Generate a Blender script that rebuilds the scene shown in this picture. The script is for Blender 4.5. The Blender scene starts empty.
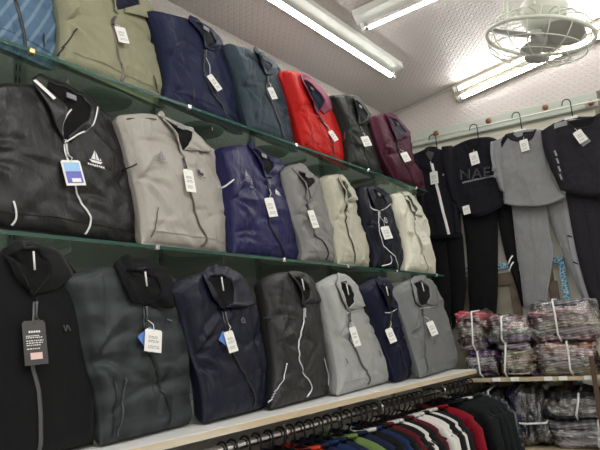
import bpy, bmesh, math, random
from mathutils import Vector, Matrix, noise
from mathutils.bvhtree import BVHTree
C = bpy.context.scene.collection
EYE = 1.6
PI = math.pi
R_ = math.radians
JD={'T1':{'row':0,'u0':0.54,'L':[(-0.161,0.003),(-0.18,0.137),(-0.148,0.269)],'T':[(-0.148,0.269),(-0.085,0.337),(0.014,0.318),(0.112,0.313)],'R':[(0.158,0.003),(0.168,0.102),(0.162,0.175),(0.139,0.232),(0.112,0.313)],'B':[(-0.161,0.003),(0.008,0.003),(0.158,0.003)],'O':[(0.025,0.217),(-0.037,0.242),(-0.072,0.307),(-0.044,0.389),(0.021,0.391),(0.074,0.349),(0.091,0.296),(0.053,0.241)],'I':[(0.008,0.224),(-0.032,0.248),(-0.047,0.306),(-0.008,0.335),(0.031,0.313),(0.036,0.264),(0.018,0.231)],'Z':[(0.02,0.215),(0.029,0.131),(0.051,0.056),(0.061,0.012)],'tag':None,'ex':[('line','dark',0.004,[(0.103,0.072),(0.112,0.041)])],'sp':('blue_stripe','zipdark','blue_stripe','c_black',None)},'T2':{'row':0,'u0':0.87,'L':[(-0.195,0.003),(-0.182,0.09),(-0.184,0.172),(-0.188,0.242)],'T':[(-0.188,0.242),(-0.121,0.342),(0.01,0.408),(0.106,0.372),(0.158,0.292)],'R':[(0.192,0.003),(0.18,0.078),(0.182,0.17),(0.176,0.241),(0.158,0.292)],'B':[(-0.195,0.003),(-0.095,0.003),(0.028,0.003),(0.192,0.003)],'O':[(-0.011,0.22),(-0.041,0.279),(-0.032,0.354),(0.062,0.461),(0.129,0.404),(0.153,0.333),(0.14,0.278),(0.014,0.24)],'I':[(-0.025,0.226),(-0.025,0.28),(0.001,0.338),(0.053,0.384),(0.08,0.345),(0.077,0.296),(0.017,0.255)],'Z':[(-0.02,0.208),(-0.031,0.179),(-0.022,0.107),(0.0,0.051),(-0.003,0.012)],'tag':(-0.011,0.148),'ex':[('line','dark',0.004,[(-0.154,0.105),(-0.184,0.048),(-0.205,0.01)]),('line','dark',0.004,[(0.115,0.075),(0.141,0.027)])],'sp':('khaki','zipbrown','khaki','c_navy',(0.035,0.052,8,'white'))},'T3':{'row':0,'u0':1.213,'L':[(-0.205,0.003),(-0.187,0.083),(-0.197,0.19),(-0.225,0.26),(-0.236,0.288)],'T':[(-0.236,0.288),(-0.216,0.307),(-0.048,0.363),(0.052,0.377),(0.145,0.357)],'R':[(0.196,0.003),(0.196,0.13),(0.173,0.205),(0.155,0.282),(0.145,0.357)],'B':[(-0.205,0.003),(-0.061,0.003),(0.196,0.003)],'O':[(-0.0,0.249),(-0.034,0.288),(-0.078,0.329),(-0.044,0.373),(0.042,0.376),(0.103,0.362),(0.101,0.321),(0.034,0.261)],'I':[(-0.022,0.244),(-0.029,0.287),(-0.058,0.329),(-0.033,0.342),(0.029,0.346),(0.056,0.324),(0.044,0.289),(-0.01,0.246)],'Z':[(-0.012,0.24),(-0.039,0.156),(-0.013,0.091),(0.051,0.05),(0.07,0.012)],'tag':(-0.014,0.108),'ex':[('line','dark',0.004,[(-0.094,0.065),(-0.094,0.025)])],'sp':('navy2','zipdark','navy2','c_black',(0.028,0.06,35,'white'))},'T4':{'row':0,'u0':1.556,'L':[(-0.18,0.003),(-0.193,0.088),(-0.208,0.199),(-0.244,0.289),(-0.241,0.314)],'T':[(-0.241,0.314),(-0.216,0.33),(-0.072,0.362),(0.022,0.379),(0.119,0.36)],'R':[(0.164,0.003),(0.133,0.106),(0.132,0.251),(0.119,0.36)],'B':[(-0.18,0.003),(-0.053,0.003),(0.164,0.003)],'O':[(-0.031,0.258),(-0.077,0.289),(-0.093,0.345),(-0.07,0.378),(-0.0,0.381),(0.058,0.367),(0.061,0.341),(-0.003,0.272)],'I':[(-0.065,0.253),(-0.08,0.288),(-0.097,0.323),(-0.078,0.337),(-0.037,0.341),(0.002,0.329),(-0.011,0.301),(-0.05,0.26)],'Z':[(-0.046,0.248),(-0.069,0.189),(-0.041,0.12),(-0.009,0.064),(0.029,0.012)],'tag':(-0.063,0.163),'ex':[('line','dark',0.004,[(-0.14,0.084),(-0.142,0.046)])],'sp':('steel','zipdark','steel','c_navy',(0.022,0.05,12,'white'))},'T5':{'row':0,'u0':1.903,'L':[(-0.214,0.003),(-0.233,0.045),(-0.249,0.145),(-0.276,0.242),(-0.297,0.294)],'T':[(-0.297,0.294),(-0.266,0.331),(-0.137,0.367),(0.016,0.37),(0.085,0.307)],'R':[(0.193,0.003),(0.173,0.106),(0.125,0.199),(0.085,0.307)],'B':[(-0.214,0.003),(-0.054,0.003),(0.193,0.003)],'O':[(-0.089,0.169),(-0.163,0.249),(-0.186,0.326),(-0.128,0.372),(-0.054,0.354),(0.013,0.341),(0.058,0.291),(0.039,0.244),(-0.047,0.192)],'I':[(-0.118,0.174),(-0.165,0.226),(-0.192,0.295),(-0.167,0.31),(-0.122,0.299),(-0.071,0.28),(-0.044,0.252),(-0.079,0.201)],'Z':[(-0.107,0.16),(-0.033,0.115),(0.001,0.062),(0.017,0.012)],'tag':(-0.044,0.083),'ex':[('line','dred',0.004,[(-0.155,0.083),(-0.218,0.01)])],'sp':('red','zipdark','redplaid','c_navy',(0.022,0.05,25,'white'))},'T6':{'row':0,'u0':2.254,'L':[(-0.251,0.003),(-0.227,0.094),(-0.239,0.174),(-0.266,0.251),(-0.285,0.305)],'T':[(-0.285,0.305),(-0.281,0.329),(-0.033,0.413),(0.071,0.389),(0.15,0.346)],'R':[(0.229,0.003),(0.173,0.119),(0.125,0.214),(0.15,0.346)],'B':[(-0.251,0.003),(-0.028,0.003),(0.229,0.003)],'O':[(-0.093,0.219),(-0.125,0.275),(-0.145,0.345),(-0.065,0.398),(0.024,0.392),(0.09,0.347),(0.107,0.328),(0.049,0.282),(-0.057,0.235)],'I':[(-0.13,0.219),(-0.141,0.274),(-0.156,0.324),(-0.12,0.342),(-0.05,0.334),(-0.001,0.305),(-0.045,0.261),(-0.103,0.229)],'Z':[(-0.115,0.208),(-0.115,0.154),(-0.099,0.091),(-0.035,0.014)],'tag':(-0.137,0.12),'ex':[('line','dred',0.003,[(-0.291,0.131),(-0.324,0.081)])],'sp':('olivegrey','zipdark','olivegrey','c_black',(0.04,0.05,10,'white'))},'T7':{'row':0,'u0':2.655,'L':[(-0.244,0.003),(-0.338,0.082),(-0.376,0.175),(-0.388,0.263),(-0.387,0.303)],'T':[(-0.387,0.303),(-0.333,0.33),(-0.112,0.411),(0.075,0.406),(0.174,0.376)],'R':[(0.213,0.003),(0.205,0.124),(0.105,0.205),(0.174,0.376)],'B':[(-0.244,0.003),(0.002,0.003),(0.213,0.003)],'O':[(-0.164,0.212),(-0.257,0.253),(-0.252,0.343),(-0.163,0.392),(-0.012,0.394),(0.146,0.368),(0.046,0.308),(-0.115,0.232)],'I':[(-0.204,0.211),(-0.227,0.267),(-0.258,0.326),(-0.206,0.346),(-0.099,0.339),(0.009,0.322),(-0.077,0.277),(-0.179,0.224)],'Z':[(-0.191,0.201),(-0.17,0.152),(-0.108,0.099),(-0.006,0.012)],'tag':(-0.153,0.129),'ex':[],'sp':('maroon','zipdark','maroon','c_navy',(0.042,0.052,15,'white'))},'M1':{'row':1,'u0':0.71,'L':[(-0.23,0.003),(-0.259,0.086),(-0.251,0.222),(-0.227,0.315)],'T':[(-0.227,0.315),(-0.17,0.36),(-0.09,0.388),(-0.01,0.426),(0.097,0.397),(0.193,0.359)],'R':[(0.239,0.003),(0.236,0.152),(0.216,0.267),(0.193,0.359)],'B':[(-0.23,0.003),(-0.087,0.003),(0.019,0.003),(0.239,0.003)],'O':[(-0.027,0.233),(-0.056,0.271),(-0.097,0.363),(-0.1,0.391),(-0.072,0.418),(0.012,0.41),(0.086,0.415),(0.092,0.376),(0.07,0.322),(-0.009,0.243)],'I':[(-0.036,0.242),(-0.04,0.273),(-0.028,0.326),(-0.065,0.372),(-0.067,0.393),(-0.04,0.389),(0.036,0.388),(0.054,0.366),(0.037,0.315),(-0.024,0.25)],'Z':[(-0.031,0.229),(-0.031,0.192),(-0.004,0.116),(0.035,0.052),(0.026,0.012)],'tag':(-0.026,0.15),'ex':[('line','white',0.005,[(-0.165,0.061),(-0.156,0.026),(-0.162,0.01)]),('boat','white',0.05,[(0.058,0.207)]),('cline','white',0.011,[(-0.097,0.385),(-0.08,0.363),(-0.06,0.338)]),('cline','white',0.004,[(-0.031,0.233),(-0.036,0.274),(-0.022,0.31),(-0.002,0.336)]),('cline','white',0.004,[(-0.031,0.233),(0.002,0.262),(0.043,0.293),(0.063,0.333),(0.076,0.366)])],'sp':('black','zipwhite','black','c_black',(0.05,0.066,8,'bluecard'))},'M2':{'row':1,'u0':1.085,'L':[(-0.194,0.003),(-0.189,0.089),(-0.196,0.167),(-0.221,0.304),(-0.238,0.357)],'T':[(-0.238,0.357),(-0.209,0.379),(-0.085,0.414),(0.05,0.404),(0.187,0.365)],'R':[(0.2,0.003),(0.2,0.091),(0.195,0.211),(0.193,0.31),(0.187,0.365)],'B':[(-0.194,0.003),(-0.165,0.003),(0.002,0.003),(0.2,0.003)],'O':[(-0.02,0.281),(-0.055,0.342),(-0.11,0.398),(-0.085,0.422),(-0.029,0.408),(0.062,0.407),(0.085,0.377),(0.122,0.336),(0.016,0.316)],'I':[(-0.038,0.294),(-0.056,0.334),(-0.096,0.391),(-0.082,0.391),(-0.039,0.385),(0.026,0.379),(0.012,0.344),(-0.015,0.309)],'Z':[(-0.03,0.276),(-0.022,0.169),(0.008,0.088),(0.041,0.038),(0.024,0.012)],'tag':(-0.037,0.196),'ex':[('boat','navy',0.04,[(0.046,0.245)]),('boat','greyp',0.04,[(-0.12,0.254)]),('line','dark',0.004,[(-0.222,0.351),(-0.119,0.379)]),('line','dark',0.004,[(-0.243,0.198),(-0.199,0.224)]),('line','seam',0.003,[(-0.148,0.103),(-0.161,0.062),(-0.174,0.019)])],'sp':('beige','zipbrown','beige','c_black',(0.035,0.072,0,'white'))},'M3':{'row':1,'u0':1.434,'L':[(-0.207,0.003),(-0.2,0.133),(-0.198,0.236),(-0.2,0.342)],'T':[(-0.2,0.342),(-0.19,0.367),(-0.043,0.413),(0.11,0.413),(0.194,0.381)],'R':[(0.212,0.003),(0.202,0.088),(0.179,0.181),(0.184,0.291),(0.194,0.381)],'B':[(-0.207,0.003),(-0.085,0.003),(0.212,0.003)],'O':[(0.008,0.281),(-0.034,0.329),(-0.074,0.393),(-0.045,0.421),(0.014,0.4),(0.112,0.395),(0.193,0.403),(0.124,0.349),(0.034,0.293)],'I':[(-0.016,0.286),(-0.034,0.333),(-0.065,0.384),(-0.046,0.385),(-0.003,0.376),(0.06,0.371),(0.048,0.339),(-0.003,0.291)],'Z':[(-0.005,0.276),(0.007,0.222),(-0.016,0.118),(0.032,0.059),(0.074,0.012)],'tag':(-0.019,0.17),'ex':[('boat','white',0.03,[(0.053,0.238)]),('boat','greyp',0.045,[(-0.119,0.261)]),('boat','greyp',0.04,[(-0.094,0.239)]),('line','white',0.004,[(-0.249,0.202),(-0.191,0.24)])],'sp':('royal','zipdark','royal','c_black',(0.03,0.07,4,'white'))},'M4':{'row':1,'u0':1.72,'L':[(-0.135,0.003),(-0.119,0.072),(-0.151,0.171),(-0.165,0.294),(-0.17,0.346)],'T':[(-0.17,0.346),(-0.106,0.383),(-0.016,0.41),(0.048,0.381),(0.128,0.373)],'R':[(0.134,0.003),(0.149,0.101),(0.138,0.215),(0.12,0.305),(0.128,0.373)],'B':[(-0.135,0.003),(-0.054,0.003),(0.134,0.003)],'O':[(-0.071,0.222),(-0.089,0.3),(-0.136,0.355),(-0.053,0.4),(0.004,0.368),(0.078,0.377),(0.075,0.353),(-0.001,0.296),(-0.058,0.241)],'I':[(-0.091,0.245),(-0.093,0.293),(-0.115,0.342),(-0.089,0.348),(-0.053,0.334),(0.003,0.342),(-0.0,0.328),(-0.062,0.283)],'Z':[(-0.087,0.217),(-0.084,0.17),(-0.052,0.122),(0.015,0.05),(0.015,0.012)],'tag':(-0.096,0.15),'ex':[('ring','dark',0.012,[(-0.015,0.224)])],'sp':('grey','zipblack','grey','c_black',(0.024,0.07,6,'white'))},'M5':{'row':1,'u0':1.98,'L':[(-0.173,0.003),(-0.158,0.147),(-0.168,0.259),(-0.176,0.35)],'T':[(-0.176,0.35),(-0.138,0.383),(-0.001,0.415),(0.065,0.385),(0.152,0.341)],'R':[(0.174,0.003),(0.152,0.088),(0.137,0.198),(0.152,0.341)],'B':[(-0.173,0.003),(-0.111,0.003),(0.174,0.003)],'O':[(-0.047,0.26),(-0.064,0.316),(-0.089,0.371),(-0.038,0.401),(0.006,0.374),(0.073,0.356),(0.083,0.307),(-0.004,0.279)],'I':[(-0.078,0.269),(-0.08,0.306),(-0.091,0.354),(-0.072,0.359),(-0.037,0.333),(-0.01,0.314),(-0.025,0.293),(-0.053,0.278)],'Z':[(-0.066,0.254),(-0.095,0.191),(-0.08,0.101),(-0.049,0.012)],'tag':None,'ex':[('ring','dark',0.014,[(-0.067,0.227)]),('ring','dark',0.01,[(-0.073,0.193)])],'sp':('cream','zipblack','cream','c_grey',None)},'M6':{'row':1,'u0':2.258,'L':[(-0.186,0.003),(-0.166,0.096),(-0.205,0.187),(-0.218,0.293),(-0.181,0.366)],'T':[(-0.181,0.366),(-0.173,0.374),(-0.023,0.411),(0.133,0.407),(0.246,0.388)],'R':[(0.185,0.003),(0.232,0.113),(0.211,0.232),(0.225,0.321),(0.246,0.388)],'B':[(-0.186,0.003),(-0.029,0.003),(0.185,0.003)],'O':[(-0.049,0.27),(-0.139,0.273),(-0.139,0.37),(-0.034,0.407),(0.098,0.413),(0.16,0.388),(0.109,0.33),(0.012,0.29)],'I':[(-0.084,0.272),(-0.108,0.297),(-0.115,0.36),(-0.079,0.368),(0.009,0.367),(0.048,0.354),(0.003,0.307),(-0.066,0.275)],'Z':[(-0.072,0.264),(-0.105,0.19),(-0.094,0.115),(0.014,0.06),(0.07,0.012)],'tag':(-0.08,0.158),'ex':[('ring','white',0.028,[(-0.035,0.225)]),('line','white',0.005,[(-0.034,0.061),(-0.037,0.028),(-0.129,0.01)]),('cline','white',0.007,[(-0.151,0.364),(-0.163,0.318),(-0.162,0.27),(-0.079,0.269)]),('cline','white',0.004,[(-0.08,0.268),(-0.022,0.281),(0.072,0.323)])],'sp':('ink','zipwhite','ink','c_black',(0.042,0.06,6,'white'))},'M7':{'row':1,'u0':2.569,'L':[(-0.228,0.003),(-0.151,0.101),(-0.154,0.218),(-0.191,0.308),(-0.176,0.378)],'T':[(-0.176,0.378),(-0.158,0.396),(0.056,0.448),(0.182,0.428),(0.252,0.382)],'R':[(0.23,0.003),(0.257,0.087),(0.237,0.191),(0.24,0.312),(0.252,0.382)],'B':[(-0.228,0.003),(-0.047,0.003),(0.23,0.003)],'O':[(0.014,0.315),(-0.033,0.364),(-0.072,0.417),(0.005,0.435),(0.11,0.416),(0.186,0.363),(0.131,0.314),(0.033,0.301)],'I':[(-0.036,0.313),(-0.041,0.356),(-0.076,0.394),(-0.033,0.393),(0.022,0.37),(0.039,0.338),(-0.001,0.302)],'Z':[(-0.01,0.302),(-0.039,0.211),(-0.01,0.129),(0.029,0.059),(0.044,0.012)],'tag':(-0.003,0.17),'ex':[('ring','dark',0.018,[(-0.028,0.245)])],'sp':('cream2','zipcream','cream2','c_grey',(0.045,0.07,8,'cream'))},'B1':{'row':2,'u0':0.577,'L':[(-0.14,0.003),(-0.16,0.161),(-0.148,0.309),(-0.13,0.371)],'T':[(-0.13,0.371),(-0.063,0.41),(-0.012,0.431),(0.064,0.413),(0.11,0.359)],'R':[(0.121,0.003),(0.124,0.08),(0.118,0.177),(0.114,0.277),(0.11,0.359)],'B':[(-0.14,0.003),(-0.04,0.003),(0.028,0.003),(0.121,0.003)],'O':[(-0.021,0.297),(-0.067,0.345),(-0.08,0.4),(-0.053,0.424),(-0.007,0.432),(0.039,0.418),(0.07,0.357),(0.023,0.323)],'I':[(-0.034,0.309),(-0.057,0.345),(-0.07,0.389),(-0.048,0.402),(-0.012,0.406),(0.007,0.386),(0.004,0.348),(-0.025,0.311)],'Z':[(-0.026,0.295),(-0.038,0.186),(-0.024,0.116),(-0.02,0.012)],'tag':(-0.041,0.213),'ex':[('line','seam',0.003,[(0.036,0.248),(0.041,0.235),(0.045,0.248),(0.052,0.236)])],'sp':('blackknit','zipgrey','blackknit','c_black',(0.045,0.085,0,'black'))},'B2':{'row':2,'u0':0.837,'L':[(-0.15,0.003),(-0.15,0.103),(-0.17,0.179),(-0.187,0.293),(-0.208,0.34)],'T':[(-0.208,0.34),(-0.19,0.363),(-0.077,0.394),(0.068,0.402),(0.123,0.342)],'R':[(0.121,0.003),(0.129,0.032),(0.13,0.119),(0.126,0.242),(0.123,0.342)],'B':[(-0.15,0.003),(-0.105,0.003),(0.014,0.003),(0.121,0.003)],'O':[(-0.015,0.288),(-0.071,0.294),(-0.089,0.349),(-0.095,0.389),(-0.056,0.413),(0.023,0.416),(0.077,0.395),(0.085,0.346),(0.066,0.282),(-0.004,0.286)],'I':[(-0.032,0.296),(-0.06,0.309),(-0.075,0.353),(-0.073,0.37),(-0.025,0.371),(0.014,0.361),(0.026,0.328),(0.003,0.301),(-0.023,0.294)],'Z':[(-0.023,0.286),(-0.03,0.213),(0.005,0.119),(0.04,0.044),(0.038,0.012)],'tag':(-0.028,0.203),'ex':[('line','dark',0.006,[(-0.12,0.135),(-0.131,0.015)]),('line','seam',0.004,[(-0.1,0.129),(-0.116,0.014)]),('line','greyp',0.003,[(0.042,0.255),(0.066,0.253)])],'sp':('slate','zipdark','blackrib','c_black',(0.045,0.052,-12,'whiteblue'))},'B3':{'row':2,'u0':1.12,'L':[(-0.153,0.003),(-0.147,0.1),(-0.168,0.179),(-0.192,0.278),(-0.218,0.327)],'T':[(-0.218,0.327),(-0.183,0.361),(-0.086,0.387),(0.057,0.402),(0.12,0.342)],'R':[(0.115,0.003),(0.138,0.099),(0.132,0.213),(0.117,0.295),(0.12,0.342)],'B':[(-0.153,0.003),(-0.079,0.003),(0.042,0.003),(0.115,0.003)],'O':[(-0.045,0.274),(-0.107,0.303),(-0.12,0.365),(-0.095,0.392),(-0.033,0.412),(0.028,0.404),(0.078,0.364),(0.098,0.295),(0.024,0.283)],'I':[(-0.067,0.283),(-0.098,0.307),(-0.109,0.355),(-0.097,0.367),(-0.058,0.374),(-0.017,0.366),(-0.007,0.333),(-0.026,0.297),(-0.058,0.282)],'Z':[(-0.055,0.272),(-0.06,0.228),(-0.031,0.144),(0.035,0.055),(0.041,0.012)],'tag':(-0.063,0.19),'ex':[('ring','greyp',0.016,[(0.015,0.247)]),('line','dark',0.003,[(-0.139,0.103),(-0.14,0.066)])],'sp':('navydeep','zipdark','navydeep','c_black',(0.032,0.056,8,'whiteblue'))},'B4':{'row':2,'u0':1.402,'L':[(-0.193,0.003),(-0.149,0.105),(-0.137,0.198),(-0.128,0.314),(-0.134,0.369)],'T':[(-0.134,0.369),(-0.086,0.394),(0.015,0.411),(0.129,0.407),(0.171,0.342)],'R':[(0.147,0.003),(0.159,0.095),(0.149,0.181),(0.16,0.28),(0.171,0.342)],'B':[(-0.193,0.003),(-0.12,0.003),(0.052,0.003),(0.147,0.003)],'O':[(0.041,0.281),(0.012,0.342),(-0.022,0.399),(0.03,0.412),(0.107,0.402),(0.153,0.353),(0.149,0.308),(0.084,0.299)],'I':[(0.016,0.298),(0.006,0.337),(-0.01,0.377),(0.012,0.383),(0.055,0.369),(0.076,0.34),(0.052,0.312),(0.023,0.296)],'Z':[(0.027,0.28),(-0.012,0.216),(-0.053,0.129),(-0.023,0.079),(0.005,0.037),(-0.017,0.012)],'tag':None,'ex':[('line','silver',0.004,[(-0.115,0.119),(-0.152,0.063),(-0.211,0.02)]),('line','silver',0.004,[(0.104,0.118),(0.129,0.065),(0.124,0.032)]),('line','dark',0.003,[(-0.17,0.257),(-0.023,0.249)])],'sp':('charcoal','zipsilver','charcoal','c_black',None)},'B5':{'row':2,'u0':1.767,'L':[(-0.247,0.003),(-0.216,0.079),(-0.213,0.216),(-0.213,0.315),(-0.23,0.354)],'T':[(-0.23,0.354),(-0.209,0.378),(-0.07,0.415),(0.023,0.379),(0.056,0.301)],'R':[(0.19,0.003),(0.219,0.061),(0.172,0.151),(0.092,0.234),(0.056,0.301)],'B':[(-0.247,0.003),(-0.133,0.003),(0.054,0.003),(0.19,0.003)],'O':[(-0.092,0.265),(-0.148,0.299),(-0.155,0.367),(-0.096,0.415),(-0.035,0.403),(0.015,0.363),(0.03,0.289),(-0.061,0.274)],'I':[(-0.127,0.278),(-0.144,0.311),(-0.146,0.363),(-0.122,0.375),(-0.08,0.36),(-0.07,0.331),(-0.092,0.295),(-0.119,0.278)],'Z':[(-0.109,0.263),(-0.139,0.174),(-0.087,0.094),(-0.022,0.033),(-0.027,0.012)],'tag':(-0.14,0.178),'ex':[('line','dark',0.003,[(0.083,0.123),(0.094,0.099)]),('line','dark',0.003,[(-0.19,0.112),(-0.178,0.095)]),('cline','white',0.002,[(-0.135,0.261),(-0.091,0.266),(-0.015,0.277)])],'sp':('lightgrey','zipgrey','lightgrey','c_black',(0.024,0.066,5,'white'))},'B6':{'row':2,'u0':2.051,'L':[(-0.124,0.003),(-0.138,0.096),(-0.204,0.21),(-0.266,0.301),(-0.279,0.345)],'T':[(-0.279,0.345),(-0.257,0.369),(-0.079,0.412),(0.021,0.386),(0.034,0.32)],'R':[(0.046,0.003),(0.059,0.057),(0.04,0.144),(0.02,0.231),(0.034,0.32)],'B':[(-0.124,0.003),(-0.027,0.003),(0.046,0.003)],'O':[(-0.107,0.263),(-0.156,0.296),(-0.169,0.379),(-0.116,0.412),(-0.037,0.404),(0.012,0.354),(0.015,0.287),(-0.058,0.273)],'I':[(-0.149,0.275),(-0.164,0.312),(-0.168,0.362),(-0.138,0.37),(-0.092,0.351),(-0.08,0.314),(-0.111,0.281)],'Z':[(-0.128,0.261),(-0.13,0.211),(-0.061,0.095),(-0.038,0.012)],'tag':(-0.153,0.174),'ex':[('cline','white',0.003,[(-0.164,0.262),(-0.127,0.26),(-0.038,0.276)])],'sp':('midnight','zipdark','midnight','c_black',(0.03,0.055,10,'white'))},'B7':{'row':2,'u0':2.391,'L':[(-0.298,0.003),(-0.327,0.159),(-0.354,0.256),(-0.391,0.348)],'T':[(-0.391,0.348),(-0.322,0.378),(-0.093,0.422),(0.118,0.421),(0.151,0.365)],'R':[(0.216,0.003),(0.239,0.067),(0.216,0.183),(0.173,0.287),(0.151,0.365)],'B':[(-0.298,0.003),(-0.17,0.003),(0.104,0.003),(0.216,0.003)],'O':[(-0.163,0.277),(-0.276,0.298),(-0.256,0.375),(-0.158,0.419),(-0.018,0.436),(0.09,0.411),(0.051,0.297),(-0.073,0.289)],'I':[(-0.213,0.286),(-0.265,0.318),(-0.236,0.373),(-0.19,0.39),(-0.088,0.396),(-0.047,0.376),(-0.072,0.329),(-0.134,0.297)],'Z':[(-0.187,0.275),(-0.199,0.226),(-0.255,0.106),(-0.248,0.013)],'tag':(-0.181,0.187),'ex':[('ring','dark',0.02,[(-0.229,0.324)]),('cline','white',0.002,[(-0.238,0.274),(-0.129,0.279),(0.003,0.286)])],'sp':('midgrey','zipgrey','midgrey','c_black',(0.034,0.06,10,'white'))}}
HD={'J':{'off':0.11,'L':[(0.138,0.508),(0.131,0.733),(0.117,0.897),(0.109,1.03)],'T':[(0.109,1.03),(0.164,1.037),(0.223,1.049),(0.284,1.036),(0.32,1.013),(0.352,0.965)],'R':[(0.366,0.493),(0.375,0.691),(0.368,0.848),(0.352,0.965)],'B':[(0.138,0.508),(0.244,0.497),(0.366,0.493)],'neck':[(0.216,1.018),(0.236,1.043),(0.279,1.033),(0.281,1.004),(0.25,0.946)],'Z':[(0.248,0.957),(0.263,0.815),(0.282,0.655),(0.299,0.512)],'tag':[(0.257,0.852)],'ring':[(0.308,0.865)]},'JT1':{'off':0.07,'L':[(0.154,-0.019),(0.155,0.153),(0.151,0.328),(0.154,0.518)],'T':[(0.154,0.518),(0.231,0.508),(0.272,0.502)],'R':[(0.231,0.004),(0.259,0.144),(0.267,0.315),(0.272,0.502)],'B':[(0.154,-0.019),(0.187,-0.032),(0.231,0.004)]},'JT2':{'off':0.07,'L':[(0.239,-0.024),(0.253,0.144),(0.262,0.316),(0.26,0.504)],'T':[(0.26,0.504),(0.317,0.495),(0.363,0.495)],'R':[(0.302,0.028),(0.344,0.193),(0.357,0.351),(0.363,0.495)],'B':[(0.239,-0.024),(0.271,0.002),(0.302,0.028)]},'N':{'off':0.12,'L':[(0.368,0.628),(0.337,0.757),(0.328,0.879),(0.343,1.011)],'T':[(0.343,1.011),(0.434,1.039),(0.509,1.046),(0.591,1.033),(0.641,0.998)],'R':[(0.609,0.628),(0.63,0.744),(0.637,0.887),(0.641,0.998)],'B':[(0.368,0.628),(0.453,0.591),(0.536,0.6),(0.609,0.628)],'SL':[(0.338,0.709),(0.317,0.833),(0.308,0.957),(0.317,1.035)],'SR':[(0.373,0.674),(0.376,0.792),(0.379,0.911),(0.381,1.027)],'neck':[(0.457,1.034),(0.457,0.991),(0.493,0.959),(0.534,0.974),(0.551,1.024)],'tag':[(0.498,0.917)],'tag2':[(0.419,0.631)]},'NT1':{'off':0.07,'L':[(0.348,0.047),(0.362,0.247),(0.375,0.447),(0.372,0.665)],'T':[(0.372,0.665),(0.479,0.658),(0.577,0.648)],'R':[(0.486,0.02),(0.516,0.176),(0.541,0.368),(0.577,0.648)],'B':[(0.348,0.047),(0.416,0.02),(0.486,0.02)]},'NT2':{'off':0.065,'L':[(0.624,0.085),(0.606,0.222),(0.577,0.364),(0.56,0.651)],'T':[(0.56,0.651),(0.608,0.643),(0.651,0.647)],'R':[(0.654,0.083),(0.641,0.219),(0.637,0.384),(0.651,0.647)],'B':[(0.624,0.085),(0.637,0.068),(0.654,0.083)]},'G':{'off':0.14,'L':[(0.619,0.634),(0.622,0.741),(0.621,0.856),(0.62,0.979)],'T':[(0.62,0.979),(0.678,1.013),(0.743,1.026),(0.835,1.016),(0.87,0.979)],'R':[(0.926,0.613),(0.875,0.732),(0.864,0.862),(0.87,0.979)],'B':[(0.619,0.634),(0.698,0.604),(0.821,0.588),(0.926,0.613)],'SL':[(0.608,0.715),(0.59,0.822),(0.586,0.922),(0.595,0.991)],'SR':[(0.64,0.681),(0.639,0.795),(0.64,0.881),(0.661,1.005)],'neck':[(0.689,1.016),(0.706,0.983),(0.75,0.961),(0.802,0.961),(0.834,1.01)],'tag':[(0.768,0.928)]},'GT1':{'off':0.09,'L':[(0.639,0.062),(0.645,0.298),(0.646,0.463),(0.651,0.66)],'T':[(0.651,0.66),(0.745,0.621),(0.829,0.612)],'R':[(0.743,0.059),(0.819,0.326),(0.82,0.439),(0.829,0.612)],'B':[(0.639,0.062),(0.693,0.053),(0.743,0.059)]},'GT2':{'off':0.085,'L':[(0.945,-0.067),(0.922,0.086),(0.876,0.287),(0.819,0.615)],'T':[(0.819,0.615),(0.884,0.62),(0.939,0.627)],'R':[(0.991,-0.0),(0.96,0.159),(0.941,0.343),(0.939,0.627)],'B':[(0.945,-0.067),(0.971,-0.044),(0.991,-0.0)]},'D':{'off':0.16,'L':[(0.905,0.656),(0.882,0.77),(0.869,0.884),(0.857,0.976)],'T':[(0.857,0.976),(0.922,1.017),(0.985,1.018),(1.068,0.998),(1.164,1.023),(1.25,0.968)],'R':[(1.223,0.598),(1.23,0.699),(1.245,0.853),(1.25,0.968)],'B':[(0.905,0.656),(0.993,0.614),(1.081,0.588),(1.223,0.598)],'SL':[(0.9,0.69),(0.874,0.782),(0.859,0.886),(0.858,0.987)],'SR':[(0.936,0.672),(0.933,0.787),(0.925,0.899),(0.932,1.02)],'neck':[(0.985,1.013),(1.008,0.974),(1.052,0.952),(1.099,0.957),(1.129,0.999)],'tag':[(1.039,0.909)]},'DT1':{'off':0.11,'L':[(0.978,-0.029),(0.948,0.159),(0.932,0.367),(0.927,0.635)],'T':[(0.927,0.635),(1.006,0.621),(1.084,0.612)],'R':[(1.095,-0.037),(1.08,0.146),(1.08,0.347),(1.084,0.612)],'B':[(0.978,-0.029),(1.037,-0.053),(1.095,-0.037)]},'DT2':{'off':0.105,'L':[(1.117,-0.039),(1.102,0.144),(1.097,0.346),(1.084,0.613)],'T':[(1.084,0.613),(1.151,0.606),(1.218,0.61)],'R':[(1.208,-0.045),(1.207,0.133),(1.217,0.33),(1.218,0.61)],'B':[(1.117,-0.039),(1.155,-0.06),(1.208,-0.045)]}}

CR=[[0.77999, -0.170505, -0.602116], [0.622447, 0.11204, 0.774601], [-0.064612, -0.978966, 0.193521]]
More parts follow.
